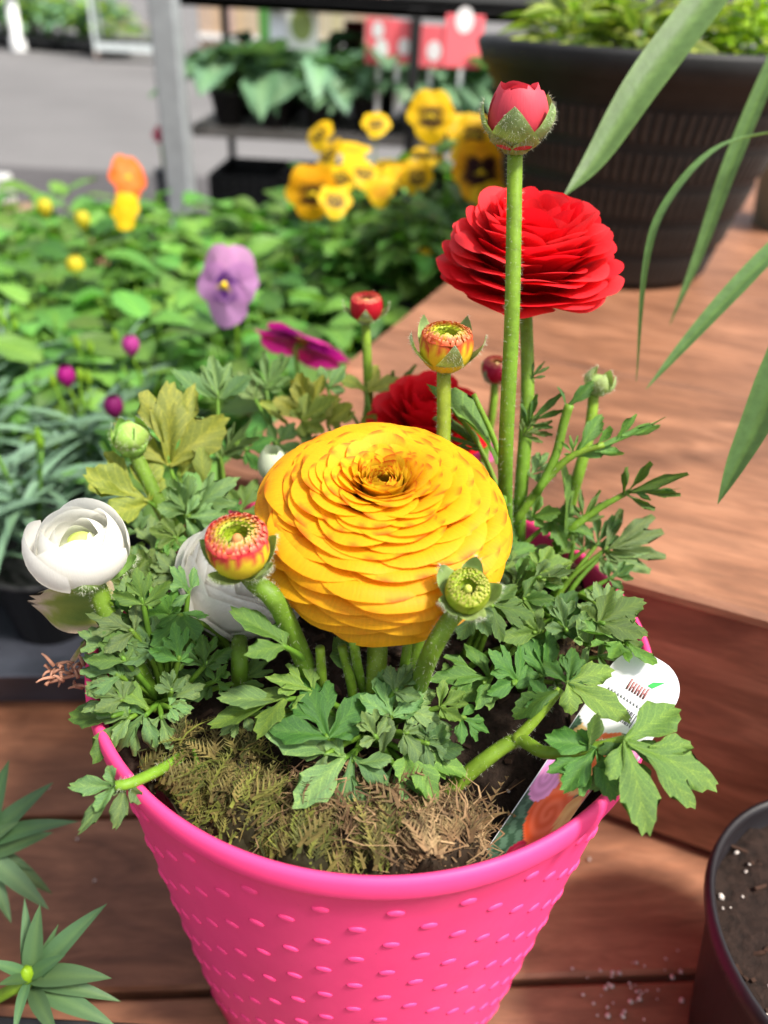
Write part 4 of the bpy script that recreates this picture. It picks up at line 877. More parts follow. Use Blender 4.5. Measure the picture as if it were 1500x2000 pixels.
LLF = [simple_leaf('leaf', M_LIME, .28, .9, .2, .2 + .2 * q, 2, 5, 0, q) for q in range(2)]
VLF = [simple_leaf('leaf', leaf_mat('variegated_leaf', (0.13, 0.20, 0.035), .02, .3), .16, .8, .3, .25 + .2 * q, 4, 7, 0, q, edge=(3.2, 2.4, 2.5)) for q in range(2)]
def place_leaf(parent, me, base, tip, rg=None, roll=0, wid=1.0, up=SU, name='leaf'):
    ax = tip - base; L = ax.length; ax.normalize(); n0 = up - ax * up.dot(ax)
    if n0.length < .05: n0 = Vector((1, 0, 0)) - ax * ax.x
    n0.normalize(); n0 = Matrix.Rotation(R(roll), 3, ax) @ n0; x = ax.cross(n0); M = Matrix.Identity(4)
    for k, v in enumerate((x * L * wid, ax * L, n0 * L)):
        for j in range(3): M[j][k] = v[j]
    M.translation = base; return ob(name, me, parent, M)
def rosette(parent, c, n, meshes, L, rad, h, rg, spread=1.0, up=(0.1, 0.9), stalks=True):
    for i in range(n):
        a = i * 2.39996 + rg.uniform(-.4, .4); q = math.sqrt((i + .5) / n)
        b0 = c + Vector((rad * q * math.cos(a) * .75, rad * q * math.sin(a) * .75, h * (1 - .55 * q * q) * rg.uniform(.6, 1.05)))
        d = Vector((math.cos(a) * spread, math.sin(a) * spread, rg.uniform(*up) * (1.1 - q))).normalized()
        place_leaf(parent, rg.choice(meshes), b0, b0 + d * rg.uniform(*L), rg, rg.uniform(-25, 25))
    b = MB()
    for k in range(5):
        a = k * 1.3; tube(b, spline([c, c + Vector((rad * .3 * math.cos(a), rad * .3 * math.sin(a), h * .5)), c + Vector((rad * .5 * math.cos(a), rad * .5 * math.sin(a), h * .85))], 5), rad * .02, 5, 0, (.8, 1, .8))
    ob('stem', b.build('stem', M_STEM), parent)
# pansy flower: five round petals
def pansy(parent, c, face, size, ctop, cside, dark, seed, stalk=None, side=1.0, dsize=0.45):
    rg = random.Random(seed); M = frame(c, face, Vector((1, .1, 0)))
    b = MB(); lathe(b, [(.0001, .05 * size), (.05 * size, .03 * size), (.07 * size, -.03 * size), (.0001, -.08 * size)], 8, None, 0, [(.85, .6, .02)] * 4)
    fl = ob('flower', b.build('flower_eye', M_VR), parent, M)
    for k, (ang, r, off, z, cc, dk) in enumerate(((58, .42, .36, -.10, ctop, 0), (122, .42, .36, -.07, ctop, 0), (5, .38, .34, -.02, cside, dsize), (175, .38, .34, -.04, cside, dsize), (270, .46, .34, .0, cside, dsize))):
        V = []; C = []; U = []; nr, na = 6, 14; ph = rg.uniform(0, 6)
        ox, oy = off * math.cos(R(ang)), off * math.sin(R(ang))
        for j in range(nr + 1):
            for i in range(na):
                a = 2 * math.pi * i / na; q = j / nr; rr = r * q * (1 + .05 * math.sin(3 * a + ph) + .03 * math.sin(7 * a))
                x, y = ox + rr * math.cos(a) * 1.08, oy + rr * math.sin(a); dist = math.hypot(x, y)
                V.append((x * size * side, y * size, (z + .10 * dist * dist * math.sin(2.5 * a + ph) - .16 * dist * dist) * size)); U.append((a, q))
                c_ = cc
                if dk: c_ = mixc(dark, cc, (dist - dk + .08 * math.sin(a * 9)) * 9)
                C.append(c_ if dist > .09 else (.7, .5, .02))
        Fc = [(j * na + i, (j + 1) * na + i, (j + 1) * na + (i + 1) % na, j * na + (i + 1) % na) for j in range(nr) for i in range(na)]
        ob('petal', mesh('petal', V, Fc, M_PAN, C, U), fl, M)
    if stalk is not None:
        f = Vector(face).normalized(); b = MB()
        tube(b, spline([stalk, stalk.lerp(c, .6) - f * size * .25, c - f * size * .35 + SU * size * .12, c - f * size * .08], 10), size * .035, 6, 0, (1, 1.1, .9)); ob('flower_stalk', b.build('flower_stalk', M_STEM), parent)
YP, OP, VIO, MAG = (.86, .55, .006), (.88, .44, .008), (.68, .34, .60), (.74, .02, .30)
DK = (.035, .006, .008); DKV = (.10, .012, .20)
def inplat(p): q = PM.inverted() @ Vector((p.x, p.y, 0)); return q.x > -.05 and q.y > -.05
# cell trays under the pansies
def tray(name, cx, cy, sx, sy, h, rot, label, mt=M_TRAY, fl=.016, group=None):
    M = Matrix.Translation((cx, cy, 0)) @ Matrix.Rotation(R(rot), 4, 'Z')
    t = thing(name, (cx, cy, 0), label, 'plant tray', group, M=M)
    b = MB(); w = .003; z0 = .0018
    box(b, -sx, sx, -sy, sy, z0, z0 + .003)
    for x0, x1, y0, y1 in ((-sx, sx, -sy, -sy + w), (-sx, sx, sy - w, sy), (-sx, -sx + w, -sy + w, sy - w), (sx - w, sx, -sy + w, sy - w)): box(b, x0, x1, y0, y1, z0 + .0032, h)
    ob('tray_wall', b.build('tray_wall', mt, False), t, M)
    b = MB()
    for x0, x1, y0, y1 in ((-sx - fl, sx + fl, -sy - fl, -sy + w), (-sx - fl, sx + fl, sy - w, sy + fl), (-sx - fl, -sx + w, -sy + w, sy - w), (sx - w, sx + fl, -sy + w, sy - w)): box(b, x0, x1, y0, y1, h + .0002, h + .004, None, .0012)
    ob('rim', b.build('rim', mt, False), t, M); return t
tray('pansy_tray', -.50, .72, .27, .40, .05, 4.7, 'black tray under the pansies left of the platform', M_BLACK)
tray('pansy_tray', -.09, .99, .12, .22, .05, 4.7, 'black tray under the pansies behind the platform corner', M_BLACK)
rg = random.Random(17); npl = 0
pl_pos = []
for j in range(11):
    for i in range(13):
        x = -.96 + .103 * i + (.05 if j % 2 else 0) + rg.uniform(-.012, .012); y = .285 + .098 * j + rg.uniform(-.012, .012); p = Vector((x, y, .05))
        q = CAM - p; d = (p + Vector((0, 0, .1))) - CAM; zz = d.dot(_fw); px = 750 + F * d.dot(_rt) / zz
        if inplat(p) or px < -140 or (x < -.19 and y < .47) or y > 1.22: continue
        pl_pos.append(p)
for p in pl_pos:
    t = thing('pansy_plant', p, 'leafy green pansy plant without open flower in the bed', 'bedding plant', 'flowerless pansy plants in the bed')
    rosette(t, p, 24, PLF, (.042, .068), .064, .135, rg, 1.0, (.0, .8))
def flower_plant(px, py, d, label, face, size, ctop, cside, dark, nleaf=10, side=1.0, ds=.45, name='pansy_plant', group=None, drop=.10):
    c = P(px, py, d); base = Vector((c.x + rg.uniform(-.01, .01), c.y + .02, max(.05, c.z - drop - .05)))
    t = thing(name, base, label, 'bedding plant', group)
    rosette(t, base, nleaf, PLF, (.03, .045), .045, max(.03, c.z - base.z - .045), rg)
    pansy(t, c, face, size, ctop, cside, dark, int(px), base, side, ds); return t
flower_plant(438, 556, .74, 'pansy with one pale violet flower blotched dark purple, rising over the leaves', Vector((-.35, -.88, .30)), .052, VIO, (.60, .29, .58), DKV, 8, .9, .24)
flower_plant(592, 662, .66, 'pansy with one magenta flower seen from behind near the ranunculus leaves', Vector((.25, .55, .75)), .058, MAG, (.66, .02, .30), (.3, .006, .2), 8)
flower_plant(251, 345, 1.15, 'pansy with one bright orange flower at the far edge of the bed', Vector((.5, -.7, .5)), .046, (.92, .17, .010), (.92, .14, .010), (.9, .2, .02), 8, .8)
flower_plant(242, 410, 1.08, 'pansy with one small yellow flower just below the orange one', Vector((-.1, -.8, .5)), .036, YP, YP, YP, 6, .8)
for (px, py, d, cc, lab) in ((148, 525, .98, (.80, .66, .04), 'pansy with a half open pale yellow flower, left of the violet one'), (88, 410, 1.15, (.75, .62, .04), 'pansy with a pale yellow bud at the far left edge of the bed'), (162, 434, 1.12, (.72, .62, .04), 'pansy with the smallest pale yellow bud near the far edge'),
                             (256, 680, .72, (.50, .05, .30), 'pansy with a pinkish magenta bud in the middle of the leaves'), (130, 740, .70, (.42, .01, .22), 'pansy with a small magenta bud at the left of the bed'), (223, 800, .64, (.22, .01, .12), 'pansy with a dark purple bud above the dianthus'), (828, 510, 1.0, YP, 'pansy with a small yellow flower beside the platform edge')):
    c = P(px, py, d); base = c - Vector((0, -.01, .09)); base.z = max(.05, base.z); t = thing('pansy_plant', base, lab, 'bedding plant')
    rosette(t, base, 6, PLF, (.03, .042), .04, max(.03, c.z - base.z - .02), rg)
    b = MB(); S = .020 if py < 600 else .015
    for k in range(5):
        a = k * 1.256; V = []; C = []
        for j in range(6):
            v = j / 5
            for i in range(5):
                u = -1 + i / 2; r = S * .55 * math.sin(math.pi * (.1 + .72 * v)); an = a + u * .75
                V.append(c + Vector((r * math.cos(an), r * math.sin(an), S * (v * 1.3 - .5)))); C.append(mixc(cc, tuple(x * .7 for x in cc), abs(u) * .5))
        b.add(V, grid(4, 5), C)
    ob('flower', b.build('flower_bud', M_PAN), t)
    b = MB(); tube(b, spline([base, base.lerp(c, .6) + Vector((.004, 0, 0)), c - SU * S * .5], 6), .0013, 5, 0, (1, 1.1, .9)); ob('flower_stalk', b.build('flower_stalk', M_STEM), t)
# planter of yellow pansies further back
yp0 = P(800, 420, 1.10); ypc = Vector((yp0.x, yp0.y + .03, 0))
b = MB(); lathe(b, [(.0001, .003), (.11, .003), (.135, .13), (.141, .13), (.141, .14), (.132, .14), (.13, .12), (.0001, .118)], 40)
t = thing('planter', ypc, 'low black round planter under the yellow pansies', 'planter'); ob('wall', b.build('planter_wall', M_BLACK), t, Matrix.Translation(ypc + SU * .003))
for k, (px, py, d, s, lab, fc) in enumerate((
        (843, 226, 1.05, .058, 'yellow pansy facing forward, highest flower of the yellow group', (.05, -.95, .25)), (928, 262, 1.06, .05, 'yellow pansy between the highest flower and the tall red bud', (.1, -.9, .4)),
        (940, 335, 1.00, .066, 'golden yellow pansy with the largest dark face, left of the tall red bud stem', (.15, -.95, .15)), (612, 378, 1.02, .062, 'golden orange pansy with a dark lower edge at the left end of the yellow group', (.3, -.75, -.1)),
        (622, 262, 1.15, .042, 'small yellow pansy at the upper left of the yellow group', (-.5, -.6, .5)), (690, 290, 1.14, .045, 'yellow pansy seen from above in the upper left of the group', (.0, -.4, .9)),
        (665, 345, 1.08, .048, 'yellow pansy just right of the golden orange one', (-.2, -.6, .7)), (712, 335, 1.08, .046, 'yellow pansy in the middle left of the yellow group', (.2, -.5, .8)), (785, 332, 1.08, .050, 'yellow pansy in the centre of the yellow group', (.0, -.4, .85)),
        (836, 300, 1.10, .046, 'flat lying yellow pansy below the highest flower', (.1, -.3, .95)), (735, 240, 1.2, .040, 'pale yellow pansy standing apart at the back of the group', (.0, -.6, .6)), (895, 248, 1.1, .040, 'small yellow pansy right of the highest flower', (.2, -.7, .5)), (958, 378, 1.0, .045, 'yellow pansy touching the red bloom', (.0, -.6, .6)),
        (640, 300, 1.12, .044, 'yellow pansy left of centre, half turned to the left', (-.6, -.5, .5)), (700, 318, 1.1, .042, 'yellow pansy tucked among the middle left flowers', (.3, -.4, .8)), (752, 330, 1.1, .044, 'yellow pansy left of the central one', (-.2, -.5, .8)), (815, 345, 1.06, .040, 'drooping yellow pansy below the central one', (.1, -.8, .2)),
        (742, 372, 1.05, .036, 'lowest small yellow pansy in the middle of the group', (.0, -.8, .4)), (655, 390, 1.0, .040, 'yellow pansy behind the right side of the golden orange one', (.2, -.6, .6)), (910, 300, 1.06, .040, 'yellow pansy above the one with the largest dark face', (-.1, -.6, .7)), (975, 345, 1.02, .040, 'yellow pansy peeking out right of the largest dark face', (.4, -.7, .4)))):
    flower_plant(px, py, d, lab, Vector(fc), s * .78, YP if k not in (2, 3) else OP, YP if k not in (2, 3) else OP, DK if k % 3 != 2 or k < 4 else (.80, .36, .01), 6, 1.0, .30 if k != 2 else .38, drop=.06)
for k in range(16):
    px, py = rg.uniform(640, 980), rg.uniform(400, 520); c = P(px, py, rg.uniform(1.0, 1.16)); base = Vector((c.x, c.y, max(.10, c.z - .07)))
    t = thing('pansy_plant', base, 'leafy pansy plant under the yellow flowers', 'bedding plant', 'leafy plants under the yellow pansies'); rosette(t, base, 18, PLF, (.03, .05), .06, .09, rg, 1.0, (.0, .8))

# ------------------------------------------------------------------ dianthus tray on the left
tray('dianthus_tray', -.508, .405, .285, .262, .045, 4.7, 'charcoal plastic tray with wide rim at the left, below the dianthus', M_TRAY, .018)
def tuft(t, c, n, L, rg, meshes=DLF, flat=(.15, 1.3), wid=1.0):
    for i in range(n):
        a = rg.uniform(0, 6.283); d = Vector((math.cos(a), math.sin(a), rg.uniform(*flat))).normalized(); b0 = c + Vector((rg.uniform(-.022, .022), rg.uniform(-.022, .022), rg.uniform(.0, .06)))
        place_leaf(t, rg.choice(meshes), b0, b0 + d * rg.uniform(*L), rg, rg.uniform(-30, 30), wid)
rg = random.Random(41)
DPL = ['nearest to the pink pot', 'second from the pot in the front row', 'behind the nearest one', 'in the middle of the second row', 'in front at the left edge', 'second row at the left edge', 'rearmost beside the pansies', 'in the middle of the rear row', 'far left in the second row', 'far left in the rear row']
dp = [(-.29, .255), (-.40, .25), (-.285, .365), (-.395, .37), (-.51, .30), (-.50, .42), (-.30, .475), (-.41, .49), (-.62, .36), (-.60, .48)]
for k, (x, y) in enumerate(dp):
    c = Vector((x, y, .085)); t = thing('dianthus_plant', Vector((x, y, .006)), 'dianthus tuft with narrow leaves, %s of the tray' % DPL[k], 'bedding plant', 'dianthus tufts in the charcoal tray')
    b = MB(); lathe(b, [(.0001, .0058), (.034, .0058), (.045, .075), (.048, .075), (.048, .08), (.043, .08), (.042, .072), (.0001, .07)], 24); ob('grow_pot', b.build('grow_pot', M_BLACK), t, Matrix.Translation((x, y, 0)))
    tuft(t, c, 62, (.055, .105), rg)
    b = MB()
    for q in range(4):
        a = rg.uniform(0, 6.28); tube(b, spline([c, c + Vector((.01 * math.cos(a), .01 * math.sin(a), .05)), c + Vector((.02 * math.cos(a), .02 * math.sin(a), rg.uniform(.08, .11)))], 6), .0012, 5, 0, (.8, 1, 1))
        e = c + Vector((.02 * math.cos(a), .02 * math.sin(a), .10)); lathe(b, [(.0001, -.006), (.003, -.003), (.0035, .003), (.0001, .011)], 8, Matrix.Translation(e), 0, [(1, 1.1, .8)] * 4)
    ob('stem', b.build('stem', M_STEM), t)

# ------------------------------------------------------------------ lance-leaved plants at the lower left
def lance(label, c, tips, potc, potr, pottop, L2=(), seed=0):
    t = thing('carnation_plant', potc, label, 'bedding plant'); rg = random.Random(seed)
    b = MB(); tube(b, spline([potc + SU * (pottop - .01), potc.lerp(c, .5) + SU * (pottop * .3), c], 8), .0028, 8, 0, (1, 1, .9)); ob('stem', b.build('stem', M_STEM), t)
    for i, tp in enumerate(tips):
        tip = c.lerp(P(*tp[:3]), .9); place_leaf(t, CLF[i % 3], c + SU * rg.uniform(-.008, .004), tip, rg, rg.uniform(-15, 15), tp[3] if len(tp) > 3 else 1.0, SU.lerp(camdir(c), .5))
    b = MB(); lathe(b, [(.0001, .0), (.003, .002), (.0036, .006), (.002, .010), (.0001, .011)], 10, Matrix.Translation(c), 0, [(1.1, 1.1, .5)] * 5); ob('bud', b.build('bud', M_STEM), t)
    b = MB(); lathe(b, [(.0001, .002), (potr * .75, .002), (potr, pottop - .008), (potr * 1.05, pottop - .008), (potr * 1.05, pottop), (potr * .96, pottop), (potr * .94, pottop - .012), (.0001, pottop - .014)], 40)
    ob('grow_pot', b.build('grow_pot', M_BLACK), t, Matrix.Translation(potc))
    return t
ca = P(-45, 1655, .40); lance('narrow leaved carnation plant at the left edge, above the other one', ca, [(12, 1478, .385), (66, 1530, .38), (95, 1570, .38), (104, 1622, .385), (72, 1690, .40), (124, 1738, .40), (112, 1786, .39), (38, 1812, .39), (-20, 1480, .39), (30, 1600, .38), (-60, 1500, .39)], Vector((-.31, -.035, 0)), .04, .075, seed=3)
cb_ = P(58, 1915, .352); lance('carnation plant with broader leaves and a green bud in the lower left corner', cb_, [(70, 1765, .34, 1.1), (165, 1766, .335, 1.0), (42, 1788, .345, .9), (122, 1862, .335, 1.1), (196, 1886, .330, 1.15), (208, 1922, .335, .9), (110, 1800, .35, .8), (92, 2005, .32), (8, 1868, .33), (0, 1915, .325), (215, 1992, .33), (20, 1990, .325)], Vector((-.225, -.100, 0)), .042, .075, seed=4)
tray('nursery_tray', -.235, -.215, .145, .115, .05, 0, 'black plastic tray edge in the lower left corner under the carnation', M_BLACK, .012)
# ------------------------------------------------------------------ pot of soil at the lower right
sc_c = Z(1738, 1845, .13); sc_c.z = 0
t = thing('soil_pot', sc_c, 'black plastic pot of bare soil with white perlite cut off at the right edge', 'flower pot')
b = MB(); lathe(b, [(.0001, .002), (.058, .002), (.0765, .118), (.080, .119), (.0815, .124), (.0810, .131), (.0790, .132), (.0770, .128), (.0745, .105), (.0001, .104)], 72)
ob('wall', b.build('soil_pot_wall', plain('glossy_black_plastic', (.012, .010, .012), .42, .35, 0, .3, 30)), t, Matrix.Translation(sc_c))
V = []; Fc = []; rg = random.Random(5)
nn, rr = 48, 16
for j in range(rr + 1):
    for i in range(nn):
        a = 2 * math.pi * i / nn; V.append((.0755 * j / rr * math.cos(a), .0755 * j / rr * math.sin(a), .116 + rg.gauss(0, .0018)))
for j in range(rr):
    for i in range(nn): Fc.append((j * nn + i, (j + 1) * nn + i, (j + 1) * nn + (i + 1) % nn, j * nn + (i + 1) % nn))
ob('soil', mesh('soil', V, Fc, plain('bark_soil', (.017, .0095, .007), .9, .2, 0, .7, 180, 1.0)), t, Matrix.Translation(sc_c))
def crumbs(spots, mt, name, parent=None, M=Matrix.Identity(4), label=None):
    b = MB(); rg = random.Random(8)
    for (x, y, z, r) in spots:
        V = []; nn = 6
        for j in range(5):
            ph = -math.pi / 2 + math.pi * j / 4
            for i in range(nn): a = 2 * math.pi * i / nn; k = r * rg.uniform(.75, 1.2); V.append((x + k * math.cos(ph) * math.cos(a), y + k * math.cos(ph) * math.sin(a), z + k * .85 * math.sin(ph)))
        b.add(V, [(j * nn + i, j * nn + (i + 1) % nn, (j + 1) * nn + (i + 1) % nn, (j + 1) * nn + i) for j in range(4) for i in range(nn)])
    o = ob(name, b.build(name, mt), parent, M); o['kind'] = 'stuff'
    if label: o['label'] = label
M_PERL = plain('perlite', (.50, .44, .40), .85, .2, 0, .4, 400)
rg = random.Random(6); spots = []
for k in range(120):
    a = rg.uniform(0, 6.28); q = .073 * math.sqrt(rg.random()); spots.append((q * math.cos(a), q * math.sin(a), .1165, rg.choice((.0005, .0006, .0008, .001, .0012, .0018))))
crumbs(spots, M_PERL, 'perlite', t, Matrix.Translation(sc_c))
b = MB()
for k in range(90):
    a = rg.uniform(0, 6.28); q = .072 * math.sqrt(rg.random()); an = rg.uniform(0, 3.14); M = Matrix.Translation((q * math.cos(a), q * math.sin(a), .117)) @ Matrix.Rotation(an, 4, 'Z') @ Matrix.Rotation(rg.uniform(-.5, .5), 4, 'Y')
    l = rg.uniform(.001, .0045); box(b, -l, l, -.0008, .0008, -.0007, .0006, M)
bk = ob('bark_chips', b.build('bark_chips', plain('bark', (.04, .02, .013), .85, .2, 0, .5, 200), False), t, Matrix.Translation(sc_c)); bk['kind'] = 'stuff'
spots = []
for k in range(46):
    v = Z(1230 + rg.gauss(0, 65), 1935 + rg.gauss(0, 40), 0); spots.append((v.x, v.y, .0012, rg.choice((.0006, .0008, .0011, .0016))))
for px, py in ((185, 1722), (95, 1540), (152, 1640), (1305, 1600), (1150, 1680), (1490, 1795), (1395, 1880), (250, 1500), (120, 1870)): v = Z(px, py, 0); spots.append((v.x, v.y, .0012, .0012))
crumbs(spots, M_PERL, 'perlite_crumbs', label='white perlite crumbs scattered on the dark planks')
spots = []
for k in range(30):
    a = rg.uniform(0, 6.28); q = .1 * math.sqrt(rg.random()); spots.append((q * math.cos(a), q * math.sin(a), .2312 - dip(q * math.cos(a), q * math.sin(a)), rg.choice((.0005, .0007, .001))))
crumbs(spots, M_PERL, 'perlite_in_pot', label='perlite grains in the dark potting soil of the pink pot')

b = MB()
for k in range(260):
    a = rg.uniform(0, 6.28); q = .112 * math.sqrt(rg.random()); M = Matrix.Translation((q * math.cos(a), q * math.sin(a), .2308 - dip(q * math.cos(a), q * math.sin(a)))) @ Euler((rg.uniform(-.5, .5), rg.uniform(-.5, .5), rg.uniform(0, 6.28))).to_matrix().to_4x4()
    l, w = rg.uniform(.001, .005), rg.uniform(.0006, .0018); box(b, -l, l, -w, w, -.0008, .0008, M)
o = ob('bark_chips', b.build('bark_chips', plain('pot_bark', (.045, .026, .017), .85, .2, 0, .6, 300), False)); o['kind'] = 'stuff'; o['label'] = 'dark bark chips in the potting soil of the pink pot'

# ------------------------------------------------------------------ big ribbed black pot on the platform
bf = Z(1222, 566, PH); hf = Vector((_fw.x, _fw.y, 0)).normalized(); RB, RT, HB = .112, .178, .262
bc = bf + hf * RB + Vector((0, 0, 0)); bc.z = PH + .001
BM_ = Matrix.Translation(bc) @ Matrix.Diagonal((1, 1, .89, 1))
bp = thing('nursery_pot', bc, 'large black ribbed nursery pot standing on the wooden platform', 'flower pot')
def RW(z): return RB + (RT - RB) * (z / HB) ** .9
b = MB(); pr = [(.0001, 0), (RB - .006, 0)] + [(RW(z), z) for z in np.linspace(.004, .222, 12)] + [(RW(.222) + .004, .224), (RW(.235) + .005, .236), (RW(.236) + .010, .238), (RT + .012, .262), (RT + .008, .268), (RT + .001, .266), (RT - .004, .24), (.0001, .238)]
lathe(b, pr, 120); ob('wall', b.build('nursery_pot_wall', M_BPOT), bp, BM_)
rb_ = MB(); box(rb_, -.0033, .0033, -.016, .016, -.0012, .0024, None, .0010); rib_me = rb_.build('rib', plain('dusty_rib', (0.034, 0.031, 0.029), .6, .3, 0, .4, 60)); rest = MB(); nb = 0
sl2 = math.atan2(RT - RB, HB)
for k in range(5):
    zc = .195 - k * .0425; n = 96
    for i in range(n):
        a = -math.pi / 2 - .25 + (i - n / 2) * 2 * math.pi / n
        nrm = Vector((math.cos(a) * math.cos(sl2), math.sin(a) * math.cos(sl2), -math.sin(sl2))); tg = Vector((-math.sin(a), math.cos(a), 0)); r = RW(zc)
        M = BM_ @ frame((r * math.cos(a), r * math.sin(a), zc), nrm, tg)
        if abs(i - n / 2) < 30: ob('rib', rib_me, bp, M); nb += 1
        else: rest.add([M @ v.co for v in rib_me.vertices], [tuple(p.vertices) for p in rib_me.polygons])
tag(ob('ribs_rest', rest.build('ribs_rest', M_BPOT), bp), kind='stuff')
rg = random.Random(12)
def clump(name, label, c, n, meshes, rad, h, L, up):
    t = thing(name, c, label, 'plant'); rosette(t, c, n, meshes, L, rad, h, rg, 1.0, up); return t
for k, (dx, dy) in enumerate(((-.10, -.06), (-.03, -.11), (-.06, .03), (.04, -.03))):
    clump('variegated_plant', ('green and cream variegated plant at the left rim of the black pot', 'green and cream variegated plant at the front of the black pot', 'green and cream variegated plant at the back of the black pot', 'green and cream variegated plant in the middle of the black pot')[k], bc + Vector((dx * .9, dy * .75 + .01, .205)), 60, VLF, .06, .07, (.03, .06), (.5, 1.3))
for k, (dx, dy) in enumerate(((.09, -.10), (.13, -.02))):
    clump('lime_plant', ('dense lime green plant at the right front of the black pot', 'dense lime green plant at the right side of the black pot')[k], bc + Vector((dx, dy + .02, .205)), 260, LLF, .07, .085, (.012, .022), (.1, 1.2))
# pale pot at the right edge of the platform
gp = Z(1545, 445, PH); t = thing('grey_pot', gp, 'pale grey green pot at the right edge of the platform', 'flower pot')
b = MB(); lathe(b, [(.0001, .001), (.058, .001), (.078, .13), (.082, .13), (.082, .145), (.074, .145), (.072, .12), (.0001, .118)], 48); ob('wall', b.build('grey_pot_wall', plain('grey_green_plastic', (.22, .26, .22), .45, .4, 0, .1, 20)), t, Matrix.Translation(gp))
# ------------------------------------------------------------------ strap leaves arching in from the right
sb = Vector((.46, .245, PH)); st_ = thing('strap_leaf_plant', sb, 'plant with long green strap leaves arching in from the right edge', 'plant')
b = MB(); lathe(b, [(.0001, .001), (.05, .001), (.066, .11), (.069, .11), (.069, .12), (.063, .12), (.062, .1), (.0001, .098)], 40); ob('grow_pot', b.build('grow_pot', M_BLACK), st_, Matrix.Translation(sb))
def strap(pts, wpx, nrm_mix=.6, roll=0, seed=0, fold=.28):
    top = sb + Vector((0, 0, .10)); vis = [P(*q) for q in pts]
    path = spline([top] + vis, 34); V = []; C = []; U = []; nu = 6; k = len(path)
    for j, c in enumerate(path):
        t_ = (path[min(j + 1, k - 1)] - path[max(j - 1, 0)]).normalized(); n0 = SU.lerp(camdir(c), nrm_mix); n0 = (n0 - t_ * n0.dot(t_)).normalized(); n0 = Matrix.Rotation(R(roll), 3, t_) @ n0; x = t_.cross(n0)
        s = j / (k - 1); w = wpx / 2 * .33 / F * min(1, .45 + s * 2.2) * (1 - max(0, (s - .55) / .45) ** 1.5) + .0002
        for i in range(nu + 1):
            u = -1 + 2 * i / nu; V.append(c + x * u * w + n0 * fold * abs(u) * w); C.append(mixc((1, 1, 1), (1.6, 1.5, 1.2), math.exp(-abs(u) * 8) * .5) if abs(u) < 1 else (1.25, 1.2, 1.1)); U.append((u, s))
    ob('leaf', mesh('strap_leaf', V, grid(nu, k - 1), M_SLEAF, C, U), st_)
strap([(1560, -220, .47), (1395, -15, .44), (1262, 160, .43), (1165, 310, .425), (1100, 385, .42)], 100, .75, 10)
strap([(1640, -120, .52), (1520, 110, .50), (1430, 320, .49), (1365, 500, .485), (1308, 635, .48)], 52, .8, 25)
strap([(1620, 250, .47), (1520, 258, .45), (1400, 292, .43), (1302, 400, .42), (1262, 520, .415), (1243, 745, .41)], 34, .5, 40)
strap([(1620, 400, .44), (1520, 482, .42), (1432, 572, .41), (1340, 672, .405), (1262, 760, .40)], 52, .7, 25)
strap([(1640, 480, .40), (1535, 690, .37), (1485, 820, .36), (1440, 910, .355), (1402, 984, .352)], 75, .7, 30)

# ------------------------------------------------------------------ rack behind: posts, shelves, cabbage seedlings, cards
def post(name, px, py, d, w, label, mt, top=.9, cat='post', lip=None):
    c = P(px, py, d); t = thing(name, Vector((c.x, c.y, GZ)), label, cat)
    b = MB(); box(b, -w / 2, w / 2, -w / 2, w / 2, 0.004, top - GZ, None, w * .08); ob('shaft', b.build('shaft', mt, False), t, Matrix.Translation((c.x, c.y, GZ)))
    b = MB(); box(b, -w, w, -w, w, .0062, .012); ob('foot_plate', b.build('foot_plate', mt, False), t, Matrix.Translation((c.x, c.y, GZ))); return t
post('steel_post', 338, 200, 1.9, .062, 'galvanised grey steel post at the left of the plant rack', M_STEEL)
post('grey_post', -14, 320, 1.6, .05, 'pale grey post cut off at the left edge of the picture', plain('pale_grey', (.42, .43, .42), .6), .15)
rack = thing('plant_rack', Vector((P(600, 200, 2.2).x, P(600, 200, 2.2).y, GZ)), 'black metal plant rack with shelves behind the yellow pansies', 'rack')
xl, xr = P(366, 150, 2.05), P(809, 110, 1.95)
yF = xr.y; zs = P(480, 250, 2.05).z; zt = P(600, 12, 2.0).z
for (x, y, w) in ((xl.x, yF, .022), (xr.x, yF - .045, .026), (xl.x, yF + .6, .022), (xr.x + .45, yF + .6, .022)):
    b = MB(); box(b, x - w / 2, x + w / 2, y - w / 2, y + w / 2, GZ + .0065, zt - .012, None, .002); ob('leg', b.build('leg', M_BLACK, False), rack)
b = MB(); box(b, xl.x - .02, xr.x + .50, yF + .10, yF + .65, zt - .0118, zt + .03, None, .003)
box(b, xl.x - .02, xr.x + .50, yF - .014, yF + .014, zt - .0118, zt + .012, None, .003)
box(b, xr.x - .02, xr.x + .02, yF - .058, yF - .0145, zt - .0110, zt + .008, None, .002)
for q_ in (xl.x, xr.x, xr.x + .47): box(b, q_ - .012, q_ + .012, yF + .0145, yF + .0995, zt - .010, zt + .010, None, .002); ob('shelf', b.build('shelf', M_BLACK, False), rack)
b = MB(); box(b, xl.x + .012, xr.x + .48, yF + .02, yF + .62, zs - .03, zs, None, .003); ob('shelf', b.build('shelf', plain('weathered_board', (.28, .26, .24), .7, .3, 0, .2, 20), False), rack)
b = MB(); box(b, xl.x + .03, xr.x + .48, yF + .015, yF + .62, zs - .36, zs - .33, None, .003); ob('shelf', b.build('shelf', plain('weathered_plank', (.24, .22, .20), .7, .3, 0, .2, 20), False), rack)
rg = random.Random(77)
ORD = ['first', 'second', 'third', 'fourth', 'fifth', 'sixth', 'seventh', 'eighth']
